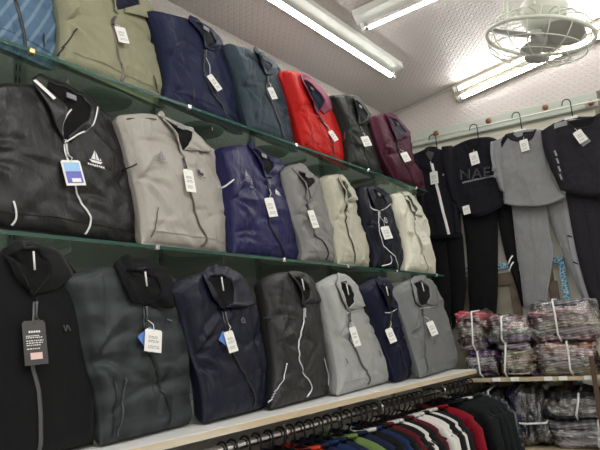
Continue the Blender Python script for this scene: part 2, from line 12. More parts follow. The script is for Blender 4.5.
# ---------------------------------------------------------------- materials
MATS = {}
def nt(name):
    m = bpy.data.materials.new(name); m.use_nodes = True
    n = m.node_tree; b = n.nodes['Principled BSDF']; MATS[name] = m
    return m, n, b
def plain(name, col, rough=.6, metal=0, spec=.5, bump=0, bscale=200, emit=0):
    m, n, b = nt(name)
    b.inputs['Base Color'].default_value = (*col, 1); b.inputs['Roughness'].default_value = rough
    b.inputs['Metallic'].default_value = metal; b.inputs['Specular IOR Level'].default_value = spec
    if emit:
        b.inputs['Emission Color'].default_value = (1, .985, .95, 1); b.inputs['Emission Strength'].default_value = emit
    if bump:
        tc = n.nodes.new('ShaderNodeTexCoord'); t = n.nodes.new('ShaderNodeTexNoise'); t.inputs['Scale'].default_value = bscale
        bp = n.nodes.new('ShaderNodeBump'); bp.inputs['Strength'].default_value = bump; bp.inputs['Distance'].default_value = .002
        n.links.new(tc.outputs['Object'], t.inputs['Vector']); n.links.new(t.outputs['Fac'], bp.inputs['Height'])
        n.links.new(bp.outputs['Normal'], b.inputs['Normal'])
    return m
def fabric(name, col, rough=.7, sheen=.0, weave=.25, fold=.42, var=.12, spec=.18):
    col = tuple(c * (.72 if max(col) < .14 else .95) for c in col)
    """cloth: fine weave bump, soft crumple bump, slight colour mottling"""
    m, n, b = nt(name); N = n.nodes.new; K = n.links.new
    b.inputs['Roughness'].default_value = rough; b.inputs['Sheen Weight'].default_value = sheen
    b.inputs['Specular IOR Level'].default_value = spec
    tc = N('ShaderNodeTexCoord')
    t1 = N('ShaderNodeTexNoise'); t1.inputs['Scale'].default_value = 11; t1.inputs['Detail'].default_value = 6; t1.inputs['Distortion'].default_value = 1.2; mp = N('ShaderNodeMapping'); mp.inputs['Rotation'].default_value = (0, R_(28), 0); mp.inputs['Scale'].default_value = (1, 1, .4); K(tc.outputs['Object'], mp.inputs['Vector'])
    t2 = N('ShaderNodeTexNoise'); t2.inputs['Scale'].default_value = 420; t2.inputs['Detail'].default_value = 1
    K(mp.outputs['Vector'], t1.inputs['Vector']); K(tc.outputs['Object'], t2.inputs['Vector'])
    b1 = N('ShaderNodeBump'); b1.inputs['Strength'].default_value = fold; b1.inputs['Distance'].default_value = .03
    b2 = N('ShaderNodeBump'); b2.inputs['Strength'].default_value = weave; b2.inputs['Distance'].default_value = .001
    K(t1.outputs['Fac'], b1.inputs['Height']); K(t2.outputs['Fac'], b2.inputs['Height'])
    K(b1.outputs['Normal'], b2.inputs['Normal']); K(b2.outputs['Normal'], b.inputs['Normal'])
    mx = N('ShaderNodeMix'); mx.data_type = 'RGBA'
    mx.inputs['A'].default_value = (*[c * (1 - var) for c in col], 1); mx.inputs['B'].default_value = (*[min(1, c * (1 + var)) for c in col], 1)
    K(t2.outputs['Fac'], mx.inputs['Factor']); K(mx.outputs['Result'], b.inputs['Base Color'])
    return m
def plaid(name, c0, c1, c2, sx=26, sz=26, axes=('X', 'Z'), soft=False, rough=.7, diag=0, only=None):
    """crossed bands of two colours over a ground colour, in the garment's own coordinates"""
    m, n, b = nt(name); N = n.nodes.new; K = n.links.new
    b.inputs['Roughness'].default_value = rough; b.inputs['Specular IOR Level'].default_value = .3
    tc = N('ShaderNodeTexCoord'); mp = N('ShaderNodeMapping'); mp.inputs['Rotation'].default_value = (0, diag, 0)
    K(tc.outputs['Object'], mp.inputs['Vector'])
    last = None; base = (*c0, 1)
    for i, (ax, sc, cc) in enumerate(((axes[0], sx, c1), (axes[1], sz, c2))):
        if only is not None and i != only: continue
        w = N('ShaderNodeTexWave'); w.wave_type = 'BANDS'; w.bands_direction = ax; w.inputs['Scale'].default_value = sc
        w.inputs['Distortion'].default_value = .4; w.inputs['Detail'].default_value = 0
        K(mp.outputs['Vector'], w.inputs['Vector'])
        r = N('ShaderNodeMapRange'); r.inputs['From Min'].default_value = .3 if soft else .72; r.inputs['From Max'].default_value = 1 if soft else .9
        r.inputs['To Max'].default_value = .75
        K(w.outputs['Fac'], r.inputs['Value'])
        mx = N('ShaderNodeMix'); mx.data_type = 'RGBA'; K(r.outputs['Result'], mx.inputs['Factor'])
        if last: K(last, mx.inputs['A'])
        else: mx.inputs['A'].default_value = base
        mx.inputs['B'].default_value = (*cc, 1); last = mx.outputs['Result']
    K(last, b.inputs['Base Color'])
    t = N('ShaderNodeTexNoise'); t.inputs['Scale'].default_value = 16; t.inputs['Detail'].default_value = 5; K(tc.outputs['Object'], t.inputs['Vector'])
    bp = N('ShaderNodeBump'); bp.inputs['Strength'].default_value = .35; bp.inputs['Distance'].default_value = .012
    K(t.outputs['Fac'], bp.inputs['Height']); K(bp.outputs['Normal'], b.inputs['Normal'])
    return m
fabric('khaki', (.30, .30, .20)); fabric('navy2', (.022, .028, .075), .62); fabric('steel', (.055, .085, .108), .62)
fabric('red', (.52, .012, .010), .6); fabric('olivegrey', (.036, .042, .038), .65); fabric('maroon', (.082, .013, .034), .65)
fabric('black', (.010, .0105, .012), .42, .03, spec=.45); fabric('beige', (.42, .395, .36), .5, spec=.35)
fabric('royal', (.014, .014, .10), .45, .03, spec=.35); fabric('grey', (.25, .25, .245), .6); fabric('cream', (.52, .52, .42), .6)
fabric('cream2', (.74, .74, .62), .6); fabric('ink', (.010, .013, .026), .55)
fabric('blackknit', (.005, .0055, .007), .85, .1, weave=.6, fold=.15); fabric('blackrib', (.008, .008, .01), .85)
fabric('navydeep', (.008, .011, .028), .5, spec=.3); fabric('charcoal', (.034, .033, .035), .5, spec=.35)
fabric('lightgrey', (.37, .385, .38), .5); fabric('midnight', (.008, .010, .036), .6); fabric('midgrey', (.19, .20, .205), .6)
plaid('blue_stripe', (.085, .155, .25), (.20, .31, .45), (.20, .30, .40), 9, 11, soft=False, diag=R_(62), only=1)
plaid('slate', (.027, .034, .037), (.012, .016, .018), (.044, .055, .058), 5, 5, soft=True, rough=.55)
plaid('redplaid', (.30, .02, .03), (.02, .03, .12), (.04, .05, .15), 30, 30)
fabric('c_black', (.006, .006, .007), .8); fabric('c_navy', (.012, .016, .04), .7); fabric('c_grey', (.10, .10, .09), .8)
fabric('hang_black', (.012, .013, .020), .85, weave=.5); fabric('hang_jet', (.008, .009, .010), .9, weave=.5)
fabric('hang_grey', (.25, .26, .27), .9, weave=.9, var=.35); fabric('hang_dark', (.030, .029, .036), .9, weave=.6, var=.2)
fabric('panel_grey', (.30, .31, .33), .9, weave=.6)
fabric('rail_black', (.010, .012, .013), .75); fabric('rail_navy', (.014, .022, .06), .7); fabric('rail_blue', (.014, .035, .12), .7)
fabric('rail_green', (.15, .24, .07), .7); fabric('rail_orange', (.60, .045, .015), .6); fabric('rail_red', (.25, .006, .018), .75)
fabric('rail_wine', (.13, .010, .018), .75); fabric('rail_white', (.70, .69, .66), .8); fabric('rail_teal', (.012, .019, .020), .75)
plaid('rail_plaid', (.015, .018, .02), (.16, .17, .18), (.10, .11, .12), 12, 9)
plain('zipdark', (.012, .012, .014), .4); plain('zipblack', (.006, .006, .008), .35); plain('zipbrown', (.12, .10, .085), .4, .3)
plain('zipwhite', (.80, .80, .80), .4); plain('zipcream', (.42, .41, .33), .5); plain('zipgrey', (.10, .10, .11), .4, .2)
plain('zipsilver', (.55, .56, .60), .35, .3)
plain('white', (.82, .82, .82), .5); plain('silver', (.50, .52, .58), .35, .4); plain('dark', (.012, .012, .014), .5); plain('dred', (.20, .01, .012), .6)
plain('navy', (.03, .035, .07), .5); plain('greyp', (.24, .24, .27), .6); plain('seam', (.07, .075, .08), .7)
plain('chrome', (.75, .75, .76), .22, 1); plain('brass', (.75, .50, .22), .3, 1); plain('card', (.86, .86, .83), .45)
plain('cardcream', (.68, .68, .60), .5); plain('print_grey', (.25, .26, .27), .6); plain('print_pink', (.80, .58, .53), .6)
plain('card_black', (.045, .045, .047), .35); plain('card_blue', (.10, .22, .62), .35); plain('card_sky', (.30, .55, .85), .35); plain('card_indigo', (.11, .12, .50), .35)
plain('string', (.75, .74, .70), .7); plain('plastic_black', (.008, .008, .009), .3); plain('plastic_form', (.42, .44, .40), .5)
plain('shelf_white', (.74, .75, .74), .38, bump=.1, bscale=60); plain('ivory', (.76, .80, .70), .45); plain('fan_grey', (.52, .52, .50), .5); plain('rubber', (.015, .015, .015), .6)
plain('tube', (1, 1, 1), .4, emit=13); plain('fill_tube', (1, 1, 1), .4, emit=44); plain('tube_back', (.8, .8, .78), .4); plain('fixture', (.72, .75, .70), .4); plain('trough', (.42, .39, .30), .4); plain('tube_cap', (.72, .72, .70), .4)
plain('steel_post', (.34, .35, .34), .4, .8); plain('brown_post', (.085, .045, .025), .5); plain('floor_tile', (.60, .585, .55), .35, bump=.15, bscale=8)
plain('cream_wall', (.84, .81, .70), .7, bump=.1, bscale=40); plain('pale_board', (.50, .55, .49), .5); plain('knob_wood', (.24, .09, .035), .35)
plain('plain_wall', (.74, .72, .68), .8, bump=.1, bscale=30); plain('strap', (.80, .81, .80), .35); plain('wire', (.62, .64, .56), .4)
def wood(name, a, b_, sc=3, rough=.5):
    m, n, b = nt(name); N = n.nodes.new; K = n.links.new
    tc = N('ShaderNodeTexCoord'); w = N('ShaderNodeTexWave'); w.inputs['Scale'].default_value = sc; w.inputs['Distortion'].default_value = 5; w.inputs['Detail'].default_value = 3
    w.bands_direction = 'Z'; K(tc.outputs['Object'], w.inputs['Vector'])
    mx = N('ShaderNodeMix'); mx.data_type = 'RGBA'; mx.inputs['A'].default_value = (*a, 1); mx.inputs['B'].default_value = (*b_, 1)
    K(w.outputs['Fac'], mx.inputs['Factor']); K(mx.outputs['Result'], b.inputs['Base Color']); b.inputs['Roughness'].default_value = rough
wood('ply_edge', (.60, .50, .34), (.70, .64, .52), 4); wood('door_wood', (.10, .075, .05), (.15, .11, .075), 4); wood('door_panel', (.25, .235, .18), (.29, .27, .21), 3); wood('rack_wood', (.42, .35, .24), (.52, .45, .32), 3)
def wallpaper(name, col, d, sc):
    """embossed paper: three families of crossing fine ridges make little triangular stars"""
    m, n, b = nt(name); N = n.nodes.new; K = n.links.new
    tc = N('ShaderNodeTexCoord'); acc = None
    for i, a in enumerate((0, 60, 120)):
        mp = N('ShaderNodeMapping'); mp.vector_type = 'POINT'; mp.inputs['Rotation'].default_value = (0, 0, R_(a + 14))
        K(tc.outputs['UV'], mp.inputs['Vector'])
        w = N('ShaderNodeTexWave'); w.inputs['Scale'].default_value = sc; w.wave_profile = 'TRI'; w.inputs['Distortion'].default_value = .6; w.inputs['Detail Scale'].default_value = .6
        w.bands_direction = 'X'; w.inputs['Phase Offset'].default_value = i * 2.1
        K(mp.outputs['Vector'], w.inputs['Vector'])
        if acc is None: acc = w.outputs['Fac']
        else:
            q = N('ShaderNodeMath'); q.operation = 'MAXIMUM'; K(acc, q.inputs[0]); K(w.outputs['Fac'], q.inputs[1]); acc = q.outputs[0]
    t = N('ShaderNodeTexNoise'); t.inputs['Scale'].default_value = sc * 5; K(tc.outputs['UV'], t.inputs['Vector'])
    r = N('ShaderNodeMath'); r.operation = 'MULTIPLY_ADD'; K(t.outputs['Fac'], r.inputs[0]); r.inputs[1].default_value = .35; K(acc, r.inputs[2])
    bp = N('ShaderNodeBump'); bp.inputs['Strength'].default_value = .9; bp.inputs['Distance'].default_value = d
    K(r.outputs[0], bp.inputs['Height']); K(bp.outputs['Normal'], b.inputs['Normal'])
    mx = N('ShaderNodeMix'); mx.data_type = 'RGBA'
    mx.inputs['A'].default_value = (*[c * .92 for c in col], 1); mx.inputs['B'].default_value = (*[min(1, c * 1.05) for c in col], 1)
    K(acc, mx.inputs['Factor']); K(mx.outputs['Result'], b.inputs['Base Color'])
    b.inputs['Roughness'].default_value = .42; b.inputs['Specular IOR Level'].default_value = .45
wallpaper('paper', (.58, .535, .52), .003, 12)
wallpaper('paper_wall', (.47, .45, .42), .003, 12)
def lace():
    m, n, b = nt('lace_trim'); N = n.nodes.new; K = n.links.new
    tc = N('ShaderNodeTexCoord'); v = N('ShaderNodeTexVoronoi'); v.feature = 'DISTANCE_TO_EDGE'; v.inputs['Scale'].default_value = 55
    K(tc.outputs['Object'], v.inputs['Vector'])
    r = N('ShaderNodeMapRange'); r.inputs['From Max'].default_value = .12; K(v.outputs['Distance'], r.inputs['Value'])
    mx = N('ShaderNodeMix'); mx.data_type = 'RGBA'; mx.inputs['A'].default_value = (.62, .78, .85, 1); mx.inputs['B'].default_value = (.03, .22, .38, 1)
    K(r.outputs['Result'], mx.inputs['Factor']); K(mx.outputs['Result'], b.inputs['Base Color'])
lace()
def glassy(name, tint, gloss, f=.06, rough=.03, blend=.25, bump=0):
    """thin sheet: tinted see-through plus glossy reflection by angle (works the same for every ray)"""
    m, n, b = nt(name); N = n.nodes.new; K = n.links.new; out = n.nodes['Material Output']; n.nodes.remove(b)
    tr = N('ShaderNodeBsdfTransparent'); tr.inputs['Color'].default_value = (*tint, 1)
    g = N('ShaderNodeBsdfGlossy'); g.inputs['Color'].default_value = (*gloss, 1); g.inputs['Roughness'].default_value = rough
    lw = N('ShaderNodeLayerWeight'); lw.inputs['Blend'].default_value = .5
    ad = N('ShaderNodeMath'); ad.operation = 'MULTIPLY_ADD'; ad.use_clamp = True; pw = N('ShaderNodeMath'); pw.operation = 'POWER'; pw.inputs[1].default_value = 3.0; K(lw.outputs['Facing'], pw.inputs[0]); K(pw.outputs[0], ad.inputs[0]); ad.inputs[1].default_value = .8; ad.inputs[2].default_value = f
    mx = N('ShaderNodeMixShader'); K(ad.outputs[0], mx.inputs[0]); K(tr.outputs[0], mx.inputs[1]); K(g.outputs[0], mx.inputs[2]); K(mx.outputs[0], out.inputs['Surface'])
    if bump:
        tc = N('ShaderNodeTexCoord'); t = N('ShaderNodeTexNoise'); t.inputs['Scale'].default_value = 13; t.inputs['Detail'].default_value = 3; t.inputs['Distortion'].default_value = 2.5
        bp = N('ShaderNodeBump'); bp.inputs['Strength'].default_value = 1; bp.inputs['Distance'].default_value = bump
        K(tc.outputs['Object'], t.inputs['Vector']); K(t.outputs['Fac'], bp.inputs['Height']); K(bp.outputs['Normal'], g.inputs['Normal']); K(bp.outputs['Normal'], lw.inputs['Normal'])
def slotted():
    m, n, b = nt('slotted'); N = n.nodes.new; K = n.links.new; tc = N('ShaderNodeTexCoord'); sp = N('ShaderNodeSeparateXYZ'); K(tc.outputs['Object'], sp.inputs[0])
    f = N('ShaderNodeMath'); f.operation = 'FRACT'; q = N('ShaderNodeMath'); q.operation = 'MULTIPLY'; q.inputs[1].default_value = 25; K(sp.outputs['Z'], q.inputs[0]); K(q.outputs[0], f.inputs[0])
    g = N('ShaderNodeMath'); g.operation = 'LESS_THAN'; g.inputs[1].default_value = .5; K(f.outputs[0], g.inputs[0])
    a = N('ShaderNodeMath'); a.operation = 'ABSOLUTE'; K(sp.outputs['Y'], a.inputs[0]); c = N('ShaderNodeMath'); c.operation = 'COMPARE'; c.inputs[1].default_value = .0055; c.inputs[2].default_value = .002; K(a.outputs[0], c.inputs[0])
    h = N('ShaderNodeMath'); h.operation = 'MULTIPLY'; K(g.outputs[0], h.inputs[0]); K(c.outputs[0], h.inputs[1])
    mx = N('ShaderNodeMix'); mx.data_type = 'RGBA'; mx.inputs['A'].default_value = (.34, .35, .34, 1); mx.inputs['B'].default_value = (.01, .01, .01, 1); K(h.outputs[0], mx.inputs['Factor']); K(mx.outputs['Result'], b.inputs['Base Color']); b.inputs['Roughness'].default_value = .4; b.inputs['Metallic'].default_value = .5
slotted()
glassy('glass', (.78, .88, .83), (.85, .95, .90), .03, .03, .12); glassy('wrap', (.95, .95, .95), (1, 1, 1), .20, .20, .35, .022)
plain('glass_edge', (.010, .075, .055), .12, spec=.8)
# ---------------------------------------------------------------- mesh helpers
def link(name, me, mat, parent=None, smooth=True):
    o = bpy.data.objects.new(name, me); C.objects.link(o)
    if mat: me.materials.append(MATS[mat] if isinstance(mat, str) else mat)
    if smooth:
        for p in me.polygons: p.use_smooth = True
    if parent: o.parent = parent
    return o
def mesh(name, V, F, mat, parent=None, smooth=True):
    me = bpy.data.meshes.new(name); me.from_pydata([tuple(v) for v in V], [], F); me.update()
    return link(name, me, mat, parent, smooth)
def empty(name, loc=(0, 0, 0), rot=(0, 0, 0)):
    o = bpy.data.objects.new(name, None); o.empty_display_size = .05; C.objects.link(o); o.location = loc; o.rotation_euler = rot
    return o
def tag(o, label, cat, group=None):
    o['label'] = label; o['category'] = cat
    if group: o['group'] = group
    return o
def struct(o): o['kind'] = 'structure'; return o
def frombm(name, bm, mat, parent=None, smooth=False):
    bmesh.ops.recalc_face_normals(bm, faces=bm.faces[:])
    me = bpy.data.meshes.new(name); bm.to_mesh(me); bm.free()
    return link(name, me, mat, parent, smooth)
def bx(bm, lo, hi, bev=0, M=None):
    r = bmesh.ops.create_cube(bm, size=1)
    for v in r['verts']: v.co = Vector([(lo[i] + hi[i]) / 2 + v.co[i] * (hi[i] - lo[i]) for i in range(3)])
    vs = r['verts']
    if bev:
        es = list({e for v in vs for e in v.link_edges}); q = bmesh.ops.bevel(bm, geom=es, offset=bev, segments=2, affect='EDGES', profile=.5)
        vs = [v for v in q['verts']]
    if M is not None:
        for v in {v for v in bm.verts if v.index == -1 or True} if False else vs: v.co = M @ v.co
    return vs
def box(name, lo, hi, mat, parent=None, bev=0, M=None):
    bm = bmesh.new(); bx(bm, lo, hi, bev)
    if M is not None: bmesh.ops.transform(bm, matrix=M, verts=bm.verts[:])
    return frombm(name, bm, mat, parent)
def tubemesh(pts, r, n=8, cap=True, V=None, F=None):
    V = [] if V is None else V; F = [] if F is None else F; b0 = len(V); P = [Vector(p) for p in pts]; k = len(P); up = Vector((.13, .31, .94))
    prev = None
    for i, p in enumerate(P):
        t = (P[min(i + 1, k - 1)] - P[max(i - 1, 0)]).normalized()
        if prev is None:
            a = t.cross(up); a = a if a.length > .1 else t.cross(Vector((1, 0, 0)))
        else: a = prev - t * prev.dot(t)
        a.normalize(); prev = a; c = t.cross(a); rr = r[i] if isinstance(r, (list, tuple)) else r
        for j in range(n):
            an = 2 * PI * j / n; V.append(p + a * math.cos(an) * rr + c * math.sin(an) * rr)
    for i in range(k - 1):
        for j in range(n):
            F.append((b0 + i * n + j, b0 + i * n + (j + 1) % n, b0 + (i + 1) * n + (j + 1) % n, b0 + (i + 1) * n + j))
    if cap: F.append(tuple(b0 + j for j in range(n))[::-1]); F.append(tuple(b0 + (k - 1) * n + j for j in range(n)))
    return V, F
def tube(name, pts, r, mat, parent=None, n=8, cap=True):
    V, F = tubemesh(pts, r, n, cap); return mesh(name, V, F, mat, parent)
def ringpts(c, r, n=40, ax='Z', ry=None):
    ry = ry or r; o = []
    for i in range(n + 1):
        a = 2 * PI * i / n; x, y = r * math.cos(a), ry * math.sin(a)
        o.append(Vector(c) + (Vector((x, y, 0)) if ax == 'Z' else Vector((x, 0, y)) if ax == 'Y' else Vector((0, x, y))))
    return o
def lathe(name, prof, mat, parent=None, n=32, loc=(0, 0, 0)):
    V = []; F = []; k = len(prof)
    for j in range(n):
        a = 2 * PI * j / n
        for r, z in prof: V.append((loc[0] + r * math.cos(a), loc[1] + r * math.sin(a), loc[2] + z))
    for j in range(n):
        for i in range(k - 1): F.append((j * k + i, ((j + 1) % n) * k + i, ((j + 1) % n) * k + i + 1, j * k + i + 1))
    return mesh(name, V, F, mat, parent)
def resample(pts, n, smooth=True):
    P = [Vector((p[0], p[1])) for p in pts]
    if smooth and len(P) > 2:           # centripetal-ish Catmull-Rom through the points
        Q = []
        for i in range(len(P) - 1):
            p0 = P[max(i - 1, 0)]; p1 = P[i]; p2 = P[i + 1]; p3 = P[min(i + 2, len(P) - 1)]
            for s in range(8):
                t = s / 8; Q.append(.5 * ((2 * p1) + (p2 - p0) * t + (2 * p0 - 5 * p1 + 4 * p2 - p3) * t * t + (3 * p1 - p0 - 3 * p2 + p3) * t ** 3))
        Q.append(P[-1]); P = Q
    d = [0]
    for i in range(1, len(P)): d.append(d[-1] + (P[i] - P[i - 1]).length)
    out = []; k = 0
    for i in range(n):
        s = d[-1] * i / (n - 1)
        while k < len(P) - 2 and d[k + 1] < s: k += 1
        f = (s - d[k]) / max(1e-9, d[k + 1] - d[k]); out.append(P[k].lerp(P[k + 1], min(1, max(0, f))))
    return out
def sharp(pts, n):
    P = resample(pts, n, False)
    for _ in range(1): P = [P[0]] + [(P[i - 1] + 2 * P[i] + P[i + 1]) / 4 for i in range(1, len(P) - 1)] + [P[-1]]
    return P
class Cloth:
    """closed puffed panel between four boundary curves; local x = across, z = up, -y = towards the viewer"""
    def __init__(s, L, T, R, B, front, back, seed, nu=44, nv=56, rr=.05, creases=16, amp=.004, belly=.5, pinch=0, y0=0, turb=.004):
        s.nu, s.nv = nu, nv; rnd = random.Random(seed)
        l = resample(L, nv); r = resample(R, nv); b = resample(B, nu); t = resample(T, nu)
        W = (b[-1] - b[0]).length; Hh = (l[-1] - l[0]).length
        cr = []
        for k in range(creases):
            a = rnd.uniform(-1.2, 1.2) if k % 3 else rnd.uniform(-.4, .4)
            cr.append((b[0].x + W * rnd.random(), Hh * rnd.uniform(.02, .95), math.cos(a + PI / 2 * (k % 2)), math.sin(a + PI / 2 * (k % 2)), rnd.uniform(.03, .10), rnd.uniform(.005, .011), amp * rnd.uniform(-1.2, .8)))
        pc = []
        if pinch:       # folds that fan out from where the sleeve is tucked back
            c0 = l[int(nv * .52)]
            for k in range(6):
                a = R_(-50 + 20 * k + rnd.uniform(-6, 6)); pc.append((c0.x + .05 * math.cos(a), c0.y + .05 * math.sin(a), math.cos(a), math.sin(a), .06, .007, pinch * (1 if k % 2 else -1)))
            a = 0
        P = []; D = []
        for i in range(nv):
            v = i / (nv - 1)
            for j in range(nu):
                u = j / (nu - 1)
                p = (1 - u) * l[i] + u * r[i] + (1 - v) * b[j] + v * t[j] - ((1 - u) * (1 - v) * b[0] + u * (1 - v) * b[-1] + (1 - u) * v * t[0] + u * v * t[-1])
                eu = min(u, 1 - u) * W; ev = min(v * 1.0, 1 - v) * Hh
                fu = math.sqrt(1 - (1 - min(eu / rr, 1)) ** 2); rv = rr * (1.0 if v < .5 else .6); fv = math.sqrt(1 - (1 - min(ev / rv, 1)) ** 2)
                f = fu * fv; crown = .72 + .28 * math.sin(PI * u)
                th = front * (crown * (1 - belly + belly * 1.6 * math.sin(PI * min(1, .12 + .88 * (1 - v) ** .9)) if belly else crown))
                w = 0
                for (x, y, cx, cy, ln, wd, am) in cr + pc:
                    dx, dy = p.x - x, p.y - y; al = dx * cx + dy * cy; ac = -dx * cy + dy * cx + .15 * al * al / max(ln, .01)
                    if abs(al) < 2.5 * ln and abs(ac) < 3 * wd: w += am * math.exp(-(al / ln) ** 2 - (abs(ac) / wd) ** 1.25)
                w += turb * noise.turbulence(Vector((p.x * 9, p.y * 9, seed * 3.1)), 3, False) if True else 0
                if pinch: w -= .013 * math.exp(-((p.x - l[0].x) / .055) ** 2 if p.x > l[0].x else 0) * math.exp(-(abs(p.y - (l[int(nv * .5)].y + .25 * (p.x - l[0].x))) / .010) ** 1.3)
                P.append(p); D.append((y0 - f * th - f * w, y0 + f * back))
        V = []; F = []
        for p, d in zip(P, D): V.append(Vector((p.x, d[0], p.y)))
        n = nu * nv
        for i in range(nv - 1):
            for j in range(nu - 1): a = i * nu + j; F.append((a, a + 1, a + nu + 1, a + nu))
        s.bv = BVHTree.FromPolygons([v.copy() for v in V], F)
        s.front = list(V)
        for p, d in zip(P, D): V.append(Vector((p.x, d[1], p.y)))
        idx = lambda i, j: i * nu + j
        for i in range(nv - 1):
            for j in range(nu - 1): a = n + i * nu + j; F.append((a, a + nu, a + nu + 1, a + 1))
        rim = [idx(0, j) for j in range(nu)] + [idx(i, nu - 1) for i in range(1, nv)] + [idx(nv - 1, j) for j in range(nu - 2, -1, -1)] + [idx(i, 0) for i in range(nv - 2, 0, -1)]
        for k in range(len(rim)):
            a, b2 = rim[k], rim[(k + 1) % len(rim)]; F.append((a, a + n, b2 + n, b2))
        s.V, s.F = V, F; s.cen = Vector((sum(p.x for p in P) / len(P), sum(p.y for p in P) / len(P))); s.y0 = y0
    def build(s, name, mat, parent): return mesh(name, s.V, s.F, mat, parent)
    def depth(s, p, lift=0):
        q = Vector((p[0], p[1]))
        for k in range(30):
            h = s.bv.ray_cast(Vector((q.x, -2, q.y)), Vector((0, 1, 0)))
            if h[0] is not None: return h[0].y - lift
            q = q.lerp(s.cen, .06)
        return s.y0 - lift
    def on(s, p, lift=.002): return Vector((p[0], s.depth(p, lift), p[1]))
    def shell(s, name, j0f, j1f, v0, v1, off, mat, parent):
        """a raised panel (sleeve) following the front between column fractions j0..j1, rows v0..v1"""
        nu = s.nu; i0, i1 = int(v0 * (s.nv - 1)), int(v1 * (s.nv - 1)); rows = []
        for i in range(i0, i1 + 1):
            v = (i - i0) / (i1 - i0); a, b = j0f(v), j1f(v); row = []
            for k in range(10):
                x = (a + (b - a) * k / 9) * (nu - 1); j = min(int(x), nu - 2); f = x - j
                p = s.front[i * nu + j].lerp(s.front[i * nu + j + 1], f)
                e = min(1, min(k, 9 - k, (i - i0), (i1 - i) * 1.5) / 1.5)
                row.append(Vector((p.x, p.y - (off * (.25 + .75 * math.sin(PI * k / 9) ** .5)) * e + (.0015 if e == 0 else 0), p.z)))
            rows.append(row)
        V = [p for r in rows for p in r]; F = [(i * 10 + k, i * 10 + k + 1, (i + 1) * 10 + k + 1, (i + 1) * 10 + k) for i in range(len(rows) - 1) for k in range(9)]
        return mesh(name, V, F, mat, parent)
def ribbon(name, surf, pts, w, mat, parent, lift=.002, n=40, thick=.0015):
    P = resample(pts, n); V = []; F = []
    for i, p in enumerate(P):
        t = (P[min(i + 1, n - 1)] - P[max(i - 1, 0)]).normalized(); a = Vector((-t.y, t.x)) * w / 2
        d = surf(p)
        for q, dd in ((p + a, 0), (p + a * .5, thick), (p - a * .5, thick), (p - a, 0)): V.append((q.x, d - lift - dd, q.y))
    for i in range(n - 1):
        for k in range(3): a = i * 4 + k; F.append((a, a + 4, a + 5, a + 1))
    return mesh(name, V, F, mat, parent)
def flat(name, poly, surf, mat, parent, lift=.003, th=.0012):
    """small flat cut-out following a cloth surface"""
    V = [(p[0], surf(p) - lift - th, p[1]) for p in poly] + [(p[0], surf(p) - lift + th, p[1]) for p in poly]; n = len(poly)
    F = [tuple(range(n)), tuple(range(2 * n - 1, n - 1, -1))] + [(i, i + n, (i + 1) % n + n, (i + 1) % n) for i in range(n)]
    return mesh(name, V, F, mat, parent, False)
def boat(surf, c, s, mat, parent, lift=.003):
    V = []; F = []
    def add(poly):
        b = len(V); 
        for x, y in poly: p = (c[0] + x * s, c[1] + y * s); V.append((p[0], surf(p) - lift, p[1]))
        F.append(tuple(range(b, b + len(poly))))
    add([(-.30, .06), (-.02, .06), (-.02, .62), (-.14, .38)]); add([(.02, .06), (.24, .06), (.12, .36), (.02, .55)]); add([(.26, .07), (.36, .07), (.30, .25)])
    add([(-.42, .02), (.42, .02), (.28, -.12), (-.26, -.12)])
    for k in range(8): x = -.52 + .135 * k; add([(x, -.20 - (k % 2) * .02), (x + .10, -.20), (x + .10, -.31), (x, -.32 + (k % 3) * .02)])
    return mesh('emblem', V, F, mat, parent, False)
def ring(surf, c, s, mat, parent):
    V = []; F = []; n = 20
    for i in range(n):
        a = 2 * PI * i / n
        for r in (.5, .36): p = (c[0] + s * r * math.cos(a), c[1] + s * r * math.sin(a)); V.append((p[0], surf(p) - .003, p[1]))
    for i in range(n): a = 2 * i; b = 2 * ((i + 1) % n); F.append((a, a + 1, b + 1, b))
    b0 = len(V)
    for (x, y) in [(-.16, -.2), (.0, .24), (.16, -.2), (.06, -.05), (-.06, -.05)]: p = (c[0] + s * x, c[1] + s * y); V.append((p[0], surf(p) - .0032, p[1]))
    F.append(tuple(range(b0, b0 + 5)))
    return mesh('emblem', V, F, mat, parent, False)
def card(name, c, w, h, rot, mat, parent, bev=.12, yaw=8):
    """thin card; c = (x,y,z) centre, rot in degrees in its own plane; returns (object, point function)"""
    ca, sa = math.cos(R_(rot)), math.sin(R_(rot)); tl = .10
    def P(x, y, off=0): X = x * w / 2; Z = y * h / 2; Xr = X * ca - Z * sa; return Vector((c[0] + Xr * math.cos(R_(yaw)) - off * math.sin(R_(yaw)), c[1] - off - Xr * math.sin(R_(yaw)) + .04 * Z, c[2] + X * sa + Z * ca))
    pl = [(-1, -1), (1, -1), (1, 1 - bev), (1 - bev * 1.6, 1), (-1 + bev * 1.6, 1), (-1, 1 - bev)]; n = 6
    V = [P(x, y, .0008) for x, y in pl] + [P(x, y, -.0008) for x, y in pl]
    F = [tuple(range(n)), tuple(range(2 * n - 1, n - 1, -1))] + [(i, i + n, (i + 1) % n + n, (i + 1) % n) for i in range(n)]
    return mesh(name, V, F, mat, parent, False), P
def quad(V, F, P, x0, y0, x1, y1, off=.0014):
    b = len(V); V += [P(x0, y0, off), P(x1, y0, off), P(x1, y1, off), P(x0, y1, off)]; F.append((b, b + 1, b + 2, b + 3))
